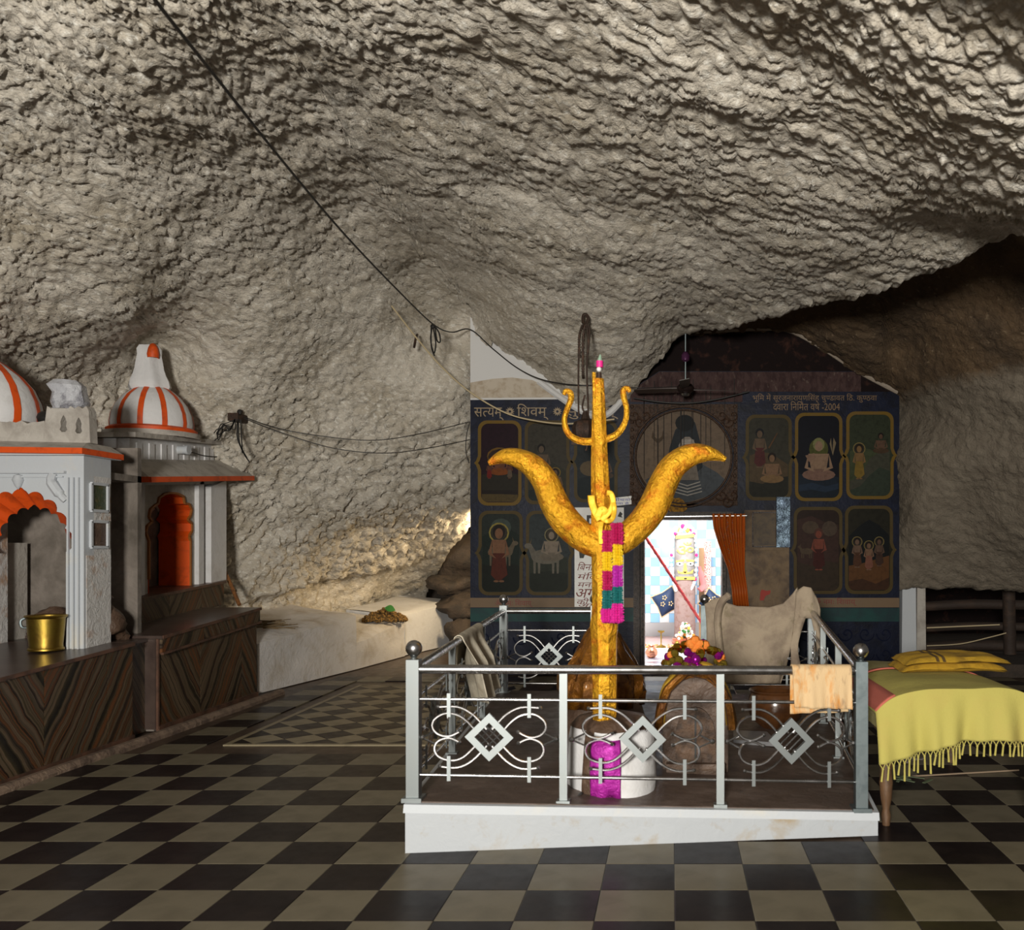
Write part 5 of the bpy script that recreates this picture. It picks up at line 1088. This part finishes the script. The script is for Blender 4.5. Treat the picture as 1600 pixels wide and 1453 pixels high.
# draped statue behind the trident and the flower-crowned stone
gc = at(940, 1130, 6.55); gz = ztop(gc.x, 6.55)
t = thing('seated_statue', (gc.x, 6.55, gz), 'dark oiled stone statue behind the trident, mostly under amber cloth', 'statue')
part('body', MB().lathe([(.29, 0), (.29, .08), (.27, .22), (.24, .36), (.17, .52), (.10, .66), (.07, .74), (.001, .78)], (gc.x, 6.55, gz), 30, lambda r, z, a: r*(1 + .10*n3(math.cos(a)*2, math.sin(a)*2, z*4, 41) + .12*abs(math.cos(a)))), stone_dark, t)
part('head', MB().ball((gc.x - .02, 6.50, gz + .72), .07, 16, 1.1), stone_dark, t)
def drape(r, z, a): return r * (1 + .13*math.sin(8*a + 7*z) * (1 - z*.8) + .16*n3(math.cos(a)*2.4, math.sin(a)*2.4, z*6, 44) + .05*math.sin(21*a - 9*z)) + .01
solid(single('amber_cloth', MB().lathe([(.27, .30), (.295, .40), (.285, .50), (.225, .60), (.165, .70), (.12, .80), (.075, .86), (.001, .88)], (gc.x, 6.55, gz), 64, drape), amber_m, 'shiny amber cloth draped over the statue behind the trident', 'cloth'), .006)
sc_ = at(1086, 1190, 5.95); sz = ztop(sc_.x, 5.95)
t = thing('horseshoe_stone', (sc_.x, 5.95, sz), 'arched dark stone slab with gold cloth rim right of the trident', 'stone')
def shoe(w_, h_, n_=18): return [(-w_, 0)] + [(-w_*math.cos(PI*i/n_) * (1 + .06*math.sin(PI*i/n_)), h_*.45 + h_*.55*math.sin(PI*i/n_)) for i in range(n_+1)] + [(w_, 0)]
fs_ = lambda a, b_, d_: Vector((sc_.x + a, 5.88 + d_, sz + b_))
part('slab', MB().plate(shoe(.215, .62), [], fs_, .22), stone_dark, t, smooth=False)
part('carving', MB().plate(shoe(.13, .40), [], lambda a, b_, d_: fs_(a, b_ + .03, d_ - .03), .05), M('carved_stone', (.13, .075, .045), .6, bump=[(18, .9)], var=(9, (.05, .03, .02), .42, .6)), t, smooth=False)
part('groove', MB().bar(fs_(.0, .06, -.035), fs_(.0, .38, -.035), .012, .01), black_m, t, smooth=False)
part('base_step', MB().box((sc_.x - .19, 5.80, sz - .02), (sc_.x + .19, 5.9, sz + .07)), stone_dark, t, smooth=False)
t = thing('gold_scarf', (sc_.x, 5.85, sz + .6), 'bunched dark gold cloth looped over the horseshoe stone', 'cloth')
for k, (w_, h_, r) in enumerate(((.235, .66, .030), (.225, .70, .034), (.245, .62, .028), (.215, .63, .03))):
    P = [fs_(a*(1+.02*math.sin(i*1.3+k)), b_ + .012*math.sin(i*2+k), -.02 + .035*k) for i, (a, b_) in enumerate(shoe(w_, h_, 14)) if b_ > .1]
    part('fold', MB().tube(spline(P, 3), r, 9, 1.2), mustard_m if k % 2 else amber_m, t)
t = thing('flower_offering', (sc_.x, 5.95, sz + .66), 'heap of shiny purple and gold beads with orange flowers on the stone', 'flowers')
for k in range(64):
    a = R.uniform(0, 2*PI); e = R.random(); rr = .20 * math.cos(e*1.35); m_ = R.choice([bead_g, bead_v, bead_v, bead_p, bead_v, bead_o]) 
    part('bead' if m_ is not bead_o else 'blossom', MB().ball((sc_.x + rr*math.cos(a), 5.97 + rr*.7*math.sin(a), sz + .665 + .17*math.sin(e*1.5)), R.uniform(.022, .034), 8), m_, t)
for dx, dz in ((-.03, .84), (0.0, .86), (.03, .835), (.0, .81)): part('blossom', MB().ball((sc_.x + dx, 5.93, sz + dz), .034, 8), bead_o, t)
for dx, dz in ((0, .75), (-.12, .70), (.02, .69), (-.03, .685)): part('bead', MB().ball((sc_.x + dx, 5.80, sz + dz), .034, 10), bead_p, t)
# brown bowl, white paper and sticks on the enclosure floor
bp_ = at(1212, 1108, 7.3); bz_ = ztop(bp_.x, 7.3)
t = thing('clay_bowl', (bp_.x, 7.3, bz_), 'wide glazed brown bowl on the enclosure floor by the right railing', 'bowl')
part('body', MB().lathe([(.001, 0), (.12, 0), (.20, .07), (.235, .16), (.225, .24), (.205, .28), (.22, .30), (.215, .305), (.19, .28), (.20, .2), (.001, .08)], (bp_.x, 7.3, bz_ + .02), 32), glazed_m, t)
p_ = at(1180, 1112, 6.9); z_ = ztop(p_.x, 6.9) + .012
single('slate_slab', MB().hexa([(p_.x-.18, 6.7, z_), (p_.x+.14, 6.6, z_), (p_.x+.10, 7.0, z_), (p_.x-.16, 7.05, z_), (p_.x-.18, 6.7, z_+.03), (p_.x+.14, 6.6, z_+.03), (p_.x+.10, 7.0, z_+.03), (p_.x-.16, 7.05, z_+.03)]), M('grey_slate', (.20, .20, .21), .35), 'flat grey slab on the enclosure floor in front of the brown bowl', 'slab', smooth=False)

# ------------------------------------------------------------------ cloths on the railing
def hang(name, A0, B0, zf, zb, mat, label, wave, seed, thick=.02, lean=0.0, r=.034, pinch=0.0, group=None):
    """cloth laid over a rail from A0 to B0; zf/zb: lengths of the front and back flaps"""
    dv = (B0 - A0).normalized(); nrm = Vector((dv.y, -dv.x, 0)).normalized()
    if nrm.y > 0 and abs(nrm.y) > .3: nrm = -nrm
    if abs(nrm.y) <= .3 and nrm.x < 0: nrm = -nrm
    Lf, Lb = zf, zb; tot = Lf + PI*r + Lb
    def fn(u_, v_):
        lf = Lf * (1 + .06*n3(u_*3, 0, seed, 50)); s__ = v_ * tot; fold = wave * (math.sin(u_*2*PI*2.6 + seed) + .5*math.sin(u_*2*PI*5.3 + seed*2))
        uu = .5 + (u_ - .5) * (1 - pinch * math.exp(-abs(s__ - lf)*6))
        c_ = A0.lerp(B0, uu)
        if s__ < lf: d_ = lf - s__; q = Vector((0, 0, -d_)) + nrm * (r + fold * min(1, d_*5) + lean * d_); c_ = c_ + dv * (.04*d_*math.sin(seed+u_))
        elif s__ < lf + PI*r: a = (s__ - lf) / r; q = nrm * (r*math.cos(a)) + Vector((0, 0, r*math.sin(a)))
        else: d_ = s__ - lf - PI*r; q = Vector((0, 0, -d_)) - nrm * (r - .4*fold * min(1, d_*5))
        return c_ + q
    return solid(single(name, MB().grid(fn, 40, 44), mat, label, 'towel', group), thick*.3)
def on(qa, qb, t_): q = mixq(qa, qb, t_); return Vector((q['x'], q['y'], q['top']))
hang('hand_towel', on(QA, QD, .36), on(QA, QD, .60), .46, .30, towel_w, 'off-white towel hung over the left side rail', .060, 1.0, lean=.22)
hang('hand_towel', on(QA, QB, .838), on(QA, QB, .975), .215, .25, towel_o, 'orange-stained cream towel over the front rail near the corner post', .010, 2.3, lean=.10)
# beige sheet pulled over the two rear posts
t = thing('beige_sheet', (.8, 8.7, .5), 'large grimy beige sheet draped over the rear railing', 'sheet')
def shf(u_, v_):
    px = lerp(1101, 1246, u_) + (3*math.sin(v_*4) if u_ < .1 else 0) - 26*v_*v_*max(0, u_-.8)*5
    topy = interp(u_, [(0, 944), (.1, 936), (.17, 933), (.24, 942), (.35, 947), (.7, 949), (.85, 943), (.95, 928), (1, 918)])
    y = lerp(topy, 1068, v_); D = 8.66 - .05*math.sin(u_*2*PI*1.5 + v_*2)*v_ - .06*v_*(1-abs(2*u_-1)) - .02*n3(u_*6, v_*5, 0, 60)
    return at(px, y, D)
def shb(u_, v_): p = Vector(shf(u_, 0)); return p + Vector((0, .02 + .10*v_*.6, -.5*v_ + .03*math.sin(PI*min(1, v_*6))))
solid(part('front_fall', MB().grid(shf, 40, 30), sheet_m, t), .008); solid(part('back_fall', MB().grid(shb, 40, 10), sheet_m, t), .008)
part('twisted_end', MB().tube(spline([at(1140, 930, 8.58), at(1131, 936, 8.56), at(1124, 948, 8.55), at(1121, 970, 8.56), at(1123, 1000, 8.55), at(1127, 1030, 8.55)], 6), [.03, .035, .04] + [.034]*28, 8), sheet_m, t)
def ho(u_, v_):
    px = lerp(lerp(1244, 1236, v_), lerp(1282, 1277, v_), u_); y = lerp(interp(u_, [(0, 924), (.3, 916), (.6, 918), (.85, 935), (1, 952)]), 1068, v_)
    gap = 14 * math.exp(-((v_-.62)/.28)**2); px += gap * (1 if u_ > .55 else -1) * (1 if abs(u_-.55) < .3 else .2)
    return at(px, y, 8.58 - .05*math.sin(u_*PI) - .02*n3(u_*5, v_*5, 1, 61))
solid(part('corner_hood', MB().grid(lambda u_, v_: ho(u_*.55, v_), 14, 24), sheet_m, t), .008); solid(part('corner_hood', MB().grid(lambda u_, v_: ho(.56 + u_*.44, v_), 12, 24), sheet_m, t), .008)
solid(part('corner_hood', MB().grid(lambda u_, v_: ho(u_, v_*.32), 20, 10), sheet_m, t), .010)

# ------------------------------------------------------------------ cot on the right
cot = thing('rope_cot', (1.75, 6.2, 0), 'low wooden cot with turned legs right of the railing', 'cot')
legp = [(1.295, 5.42), (2.18, 5.42), (1.40, 7.0), (2.18, 7.0)]
def leg_mb(x, y): return MB().lathe([(.001, 0), (.022, 0), (.03, .06), (.022, .10), (.034, .16), (.042, .26), (.034, .33), (.045, .40), (.04, .52), (.045, .60), (.001, .60)], (x, y, 0), 14, lambda r, z, a: r*(1+.06*n3(math.cos(a)*2, math.sin(a)*2, z*12, 70)))
for x, y in legp: part('leg', leg_mb(x, y), wood_m, cot)
for a, b_ in ((0, 1), (2, 3), (0, 2), (1, 3)): part('bed_rail', MB().tube([(legp[a][0], legp[a][1], .55), (legp[b_][0], legp[b_][1], .55)], .032, 10), wood_m, cot)
def bedz(u_, v_): x = 2*u_-1; return .66 + .16*(1 - x**4)*(1 - .25*v_) + .012*n3(u_*4, v_*5, 0, 72)
mt = thing('mattress', (1.75, 6.2, .58), 'khaki mattress roll showing behind the yellow blanket on the cot', 'mattress')
def mtop(u_, v_): return Vector((lerp(1.24, 2.25, u_), lerp(5.42, 7.05, v_), bedz(u_, v_)))
part('padding', MB().grid(mtop, 20, 20).box((1.26, 5.44, .57), (2.23, 7.03, .67)), bed_m, mt)
def blk(u_, v_):
    """v 0..0.55 lies on the bed, the rest falls over the near end"""
    if v_ < .5:
        y = lerp(6.35, 5.36, v_/.5); p = Vector((lerp(1.22, 2.28, u_), y, bedz(u_, (y-5.42)/1.63) + .018))
        x = 2*u_ - 1; p.z -= .0
        return p
    d_ = (v_ - .5) / .5; drop = interp(u_, [(0, .36), (.12, .335), (.3, .28), (.5, .235), (.7, .22), (.85, .25), (1, .35)])
    ztop_ = bedz(u_, 0) + .018; w_ = .030*math.sin(u_*2*PI*3.2 + .6) + .018*math.sin(u_*2*PI*7 + 1)
    x = lerp(1.22, 2.28, u_); zb_ = .66 + .10 - drop
    return Vector((x + .02*d_*math.sin(u_*9), 5.36 - .05*math.sin(d_*PI/2) - w_*d_ , ztop_ - (ztop_ - zb_)*d_))
bl = thing('yellow_blanket', (1.75, 5.36, .5), 'yellow blanket with knotted fringe falling over the near end of the cot', 'blanket')
solid(part('cloth', MB().grid(blk, 64, 44), blanket_m, bl), .012)
solid(part('pink_binding', MB().grid(lambda u_, v_: Vector(blk(u_, .0)) + Vector((0, .11*v_, .012 - .012*v_)), 40, 3), pinkedge_m, bl), .008)
solid(part('pink_binding', MB().grid(lambda u_, v_: Vector(blk(.0 + .11*v_, u_*.5)) + Vector((0, 0, .012)), 30, 3), pinkedge_m, bl), .008)
for k in range(34):
    u_ = (k + .5) / 34; p = Vector(blk(u_, 1)); L_ = .055 + .05*R.random() if u_ < .5 else .06; q = Vector(blk(min(1, u_+.012), 1)); q2 = Vector(blk(max(0, u_-.012), 1))
    kn = p + Vector((R.uniform(-.004, .004), -.003, -.028))
    part('tassel', MB().tube([q, kn], .003, 5).tube([q2, kn], .003, 5).ball(kn, .0075, 6).tube([kn, kn + Vector((R.uniform(-.012, .006), 0, -L_))], [.005, .0065], 6), blanket_m, bl)
fc = thing('folded_cloth', (1.95, 6.45, .84), 'folded mustard cloth with dark stripes lying on the cot', 'cloth')
def pad(u_, v_, s__):
    x, y = 2*u_-1, 2*v_-1; e = (max(0, 1-x**6)*max(0, 1-y**6))**.5; return Vector((1.93 + .37*x, 6.30 + .22*y + .03*x, bedz(.5 + .33*x, .5) + .03 + (.028 + .04*e*s__ + .008*n3(u_*5, v_*5, s__, 80))))
part('layer', MB().grid(lambda a, b_: pad(a, b_, 1), 24, 16).grid(lambda a, b_: pad(a, b_, -.6), 24, 16), mustard_m, fc)
part('layer', MB().grid(lambda a, b_: pad(a, b_, .9) + Vector((.02, -.02, .05)), 24, 16).grid(lambda a, b_: pad(a, b_, -.3) + Vector((.02, -.02, .05)), 24, 16), mustard_m, fc)
for u0 in (.24, .30): part('woven_stripe', MB().grid(lambda a, b_: pad(u0 + .03*a - .06*b_ + .04, b_, .9) + Vector((.02, -.02, .053)), 2, 16), brownline_m, fc)
# litter beneath
for (px, py, nm, m_, lab, cat) in ((1428, 1222, 'leaf_scrap', M('dusty_green', (.10, .13, .07), .7), 'dusty green leaf scrap on the floor under the cot', 'leaf'), (1412, 1190, 'paper_scrap', M('grey_paper', (.26, .22, .22), .8), 'crumpled pale paper scraps under the near end of the cot', 'paper')):
    c_ = fl(px, py); mb = MB()
    for k in range(9):
        a = R.uniform(0, PI); q = Vector((math.cos(a)*.05, math.sin(a)*.05, 0)); p = c_ + Vector((R.uniform(-.12, .12), R.uniform(-.08, .08), .012 + .01*R.random())); mb.bar(p - q, p + q + Vector((0, 0, .01)), .022, .004)
    tag(single(nm, mb, m_, lab, cat, smooth=False), kind='stuff')
single('thin_stick', MB().tube([fl(1400, 1216) + Vector((0, 0, .008)), fl(1592, 1205) + Vector((0, 0, .008))], .006, 6), M('pale_stick', (.30, .22, .15), .7), 'long thin pale stick on the floor under the cot', 'stick')

# ------------------------------------------------------------------ right: low opening under the rock
zl_ = .16
struct('floor_ledge', MB().box((2.97, 11.6, -.01), (6.4, 16, zl_)), boulder_m, smooth=False)
def pil(a, b_, m_, nm, par): 
    P0, P1 = at(a, 1024, 12.1), at(b_, 1024, 12.1)
    return part(nm, MB().hexa([(P0.x, 12.1, zl_), (P1.x, 12.1, zl_), (P1.x, 12.45, zl_), (P0.x, 12.45, zl_), (P0.x + .01, 12.1, 1.3), (P1.x - .01, 12.1, 1.3), (P1.x, 12.45, 1.3), (P0.x, 12.45, 1.3)]), m_, par, smooth=False)
t = thing('stub_pillar', at(1421, 1024, 12.1), 'short whitewashed pillar propping the low rock right of the blue wall', 'pillar')
pil(1409, 1432, white_clean, 'white_shaft', t); pil(1432.3, 1447, dust_m, 'shaded_shaft', t)  # one pillar; the shade on its right side is painted as a greyer block
for k, (py, r, lab) in enumerate(((948, .07, 'highest of three dark logs in the low opening behind the cot'), (982, .06, 'middle of three dark logs in the low opening behind the cot'), (1012, .08, 'lowest of three dark logs in the low opening behind the cot'))):
    single('log', MB().tube(spline([at(1440, py, 13.0), at(1520, py - 4, 12.9), at(1640, py - 2, 12.7), at(1740, py - 6, 12.5)], 4), r, 10), wood_d, lab, 'log')
single('post', MB().tube([at(1578, 1022, 12.7), at(1576, 920, 12.7)], .09, 10), wood_d, 'dark upright wooden post in the low opening behind the cot', 'post')
single('pale_rope', MB().tube(spline([at(1448, 1009, 12.6), at(1500, 1006, 12.5), at(1545, 996, 12.5), at(1572, 989, 12.5)], 5), .008, 6), cream_m, 'thin pale rope slanting across the dark logs', 'rope')
single('bamboo_stick', MB().tube([at(1448, 981, 12.6), at(1562, 976, 12.5)], .010, 6), cream_m, 'straight pale bamboo stick lying along the dark logs', 'stick')
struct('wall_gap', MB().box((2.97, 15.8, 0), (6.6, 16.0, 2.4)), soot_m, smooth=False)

# ------------------------------------------------------------------ cables, hoist, fan
def wire(name, pts, r, mat, label, cat='cable', k=8, **kw): return single(name, MB().tube(spline([at(*p) for p in pts], k), r, 6), mat, label, cat, **kw)
wire('power_cable', [(215, -40, 3.2), (250, 10, 3.6), (345, 130, 4.6), (450, 262, 6.0), (540, 368, 7.6), (620, 452, 9.2), (676, 506, 10.7), (705, 519, 11.3), (735, 515, 11.72), (770, 545, 11.74), (810, 576, 11.72), (850, 594, 11.6), (905, 602, 11.3), (960, 600, 11.4)], .0085, black_m, 'thick black cable sagging from the upper left ceiling to the white plaster')
wire('cord', [(612, 478, 10.55), (650, 527, 10.9), (690, 573, 11.2), (735, 613, 11.45), (790, 645, 11.6), (840, 658, 11.5), (892, 662, 11.4), (960, 655, 11.4)], .010, cream_m, 'slack cream cord running down across the blue wall corner', 'cord')
t = thing('wire_loops', at(680, 512, 10.7), 'hanging loops of black wire tied to the thick cable', 'wire')
for pts in ([(676, 508), (673, 530), (678, 552), (681, 536), (677, 512)], [(678, 508), (686, 520), (688, 534), (683, 532), (680, 512)], [(674, 508), (674, 540), (679, 556)]): part('loop', MB().tube(spline([at(a, b_, 10.68) for a, b_ in pts], 6), .009, 5), black_m, t)
part('knot', MB().ball(at(676, 510, 10.68), .03, 8), black_m, t)
single('wall_hook', MB().tube(spline([at(647, 543, 11.15), at(650, 527, 11.1), at(652, 523, 11.3)], 4), .016, 6), iron_m, 'short dark iron hook in the rock below the black cable', 'hook')
wire('thin_wire', [(372, 648, 10.4), (430, 668, 10.7), (500, 681, 10.9), (580, 688, 11.1), (650, 679, 11.35), (734, 659, 11.74)], .0055, black_m, 'upper of two thin black wires from junction box to blue wall', 'wire')
wire('thin_wire', [(372, 650, 10.4), (440, 676, 10.7), (520, 700, 10.9), (600, 708, 11.1), (670, 700, 11.4), (734, 687, 11.74)], .0055, black_m, 'lower of two thin black wires from junction box to blue wall', 'wire')
wire('thin_wire', [(734, 660, 11.72), (729, 680, 11.70), (728, 705, 11.68), (733, 724, 11.72)], .006, black_m, 'short wire loop hanging at the left edge of the blue wall', 'wire')
t = thing('junction_box', at(368, 655, 10.3), 'small dark junction box with tangled wires on the rock right of the dome', 'junction box')
jb = at(367, 652, 10.35); part('box', MB().box(jb + Vector((-.06, -.05, -.045)), jb + Vector((.06, .2, .045))), iron_m, t, smooth=False); part('knob', MB().ball(at(375, 644, 10.35), .035, 8), black_m, t)
for k in range(7):
    a = [(370 - R.uniform(0, 5), 655)] + [(lerp(368, 338, q/4) + R.uniform(-6, 6), lerp(658, 680, q/4) + R.uniform(-8, 9)) for q in range(1, 5)]; part('wire', MB().tube(spline([at(x, y, 10.3) for x, y in a], 5), .006, 4), black_m, t)
for pts in ([(372, 655), (374, 690), (382, 710), (390, 722)], [(376, 655), (377, 680), (379, 708)], [(373, 655), (371, 685), (386, 716)]): part('wire', MB().tube(spline([at(x, y, 10.3) for x, y in pts], 5), .008, 4), black_m, t)
# chain hoist
HD = 9.95
t = thing('chain_hoist', at(915, 500, HD), 'rusty chain hoist hanging from the rock behind the trident tip', 'hoist')
Hh = lambda a, b_: at(a, b_, HD)
part('hook', MB().tube(spline([Hh(911, 505), Hh(911, 494), Hh(915, 491), Hh(919, 497), Hh(916, 507)], 5), .018, 7), iron_m, t)
for pts, r in (([(913, 505), (906, 520), (904, 560), (904, 640), (906, 650)], .010), ([(915, 505), (911, 530), (911, 580), (912, 592)], .020), ([(916, 505), (919, 530), (917, 580), (919, 645), (914, 650)], .011), ([(914, 617), (910, 634), (913, 643), (920, 641)], .010), ([(914, 505), (909, 512), (905, 530), (906, 560)], .019), ([(917, 506), (921, 515), (920, 540), (916, 570)], .010)):
    P = spline([Hh(a, b_) for a, b_ in pts], 8)
    if r > .015:
        for k in range(0, len(P) - 1): part('chain_link', MB().tube([P[k], P[k+1]], [r, r*.6], 6, .5 if k % 2 else 1.2), iron_m, t)
    else: part('cable', MB().tube(P, r, 6), iron_m, t)
part('pulley_block', MB().lathe([(.001, -.14), (.09, -.13), (.14, -.06), (.15, .02), (.12, .09), (.05, .12), (.03, .2), (.001, .2)], Hh(915, 672), 20, lambda r, z, a: r*(1+.10*math.sin(8*a))), iron_m, t)
part('spreader', MB().bar(Hh(893, 693), Hh(937, 693), .03, .03), iron_m, t, smooth=False); part('lower_hook', MB().tube(spline([Hh(917, 693), Hh(917, 700), Hh(915, 704)], 4), .014, 6), iron_m, t)
# ceiling fan
fp = at(1071, 608, 11.2)
t = thing('ceiling_fan', fp, 'dark ceiling fan hanging above the round mural', 'fan')
part('motor', MB().lathe([(.001, -.06), (.06, -.055), (.10, -.02), (.11, .02), (.08, .06), (.03, .08), (.02, .10)], fp, 24), M('fan_body', (.035, .022, .02), .3, .6), t)
part('cap', MB().lathe([(.001, -.085), (.05, -.08), (.06, -.06)], fp, 18), steel_m, t)
part('rod', MB().tube([fp + Vector((0, 0, .08)), fp + Vector((0, 0, .72))], .012, 8), steel_d, t)
part('canopy', MB().lathe([(.015, .34), (.05, .36), (.055, .42), (.03, .46), (.012, .47)], fp, 16), M('purple_canopy', (.10, .03, .09), .25, .5), t)
for a in (12, 165, 268):
    a = math.radians(a); d_ = Vector((math.cos(a), math.sin(a)*.98, 0)); q = Vector((-d_.y, d_.x, 0)); mb = MB()
    v_ = []
    for rr, w_ in ((.10, .03), (.2, .05), (.4, .065), (.66, .06)):
        for sg in (-1, 1): v_.append(fp + d_*rr + q*w_*sg + Vector((0, 0, .012*sg + .0)))
    mb.add([p + Vector((0, 0, .004)) for p in v_] + [p - Vector((0, 0, .004)) for p in v_], [(i*2, i*2+1, i*2+3, i*2+2) for i in range(3)] + [(8+i*2, 8+i*2+2, 8+i*2+3, 8+i*2+1) for i in range(3)] + [(0, 8, 9, 1), (6, 7, 15, 14)] + [(i*2, i*2+2, i*2+10, i*2+8) for i in range(3)] + [(i*2+1, i*2+9, i*2+11, i*2+3) for i in range(3)])
    part('blade', mb, M('fan_blade', (.05, .035, .03), .4), t)
wire('fan_wire', [(990, 622, 11.7), (1030, 628, 11.66), (1075, 630, 11.66), (1120, 624, 11.68), (1170, 612, 11.7)], .010, black_m, 'sagging black wire along the wall just below the ceiling fan', 'wire')
wire('arch_wire', [(960, 602, 11.4), (985, 605, 11.5), (1010, 606, 11.5), (1060, 604, 11.3)], .005, black_m, 'thin wire running from the rock to the ceiling fan', 'wire')

# ------------------------------------------------------------------ repeats share a group
for stem_, grp in (('marble_plinth', 'striped marble plinths along the left wall'), ('stone_ledge', 'whitewashed ledges along the left wall'), ('boulder', 'dark boulders in the passage gap'), ('black_stone', 'blackened stones under the white arch'), ('log', 'dark logs in the low opening'), ('thin_wire', 'thin black wires on the rock'), ('cushion', 'blue velvet cushions behind the idol'), ('hand_towel', 'towels hung on the steel railing')):
    for o in C.objects:
        if o.name.split('.')[0] == stem_ and o.parent is None: o['group'] = grp
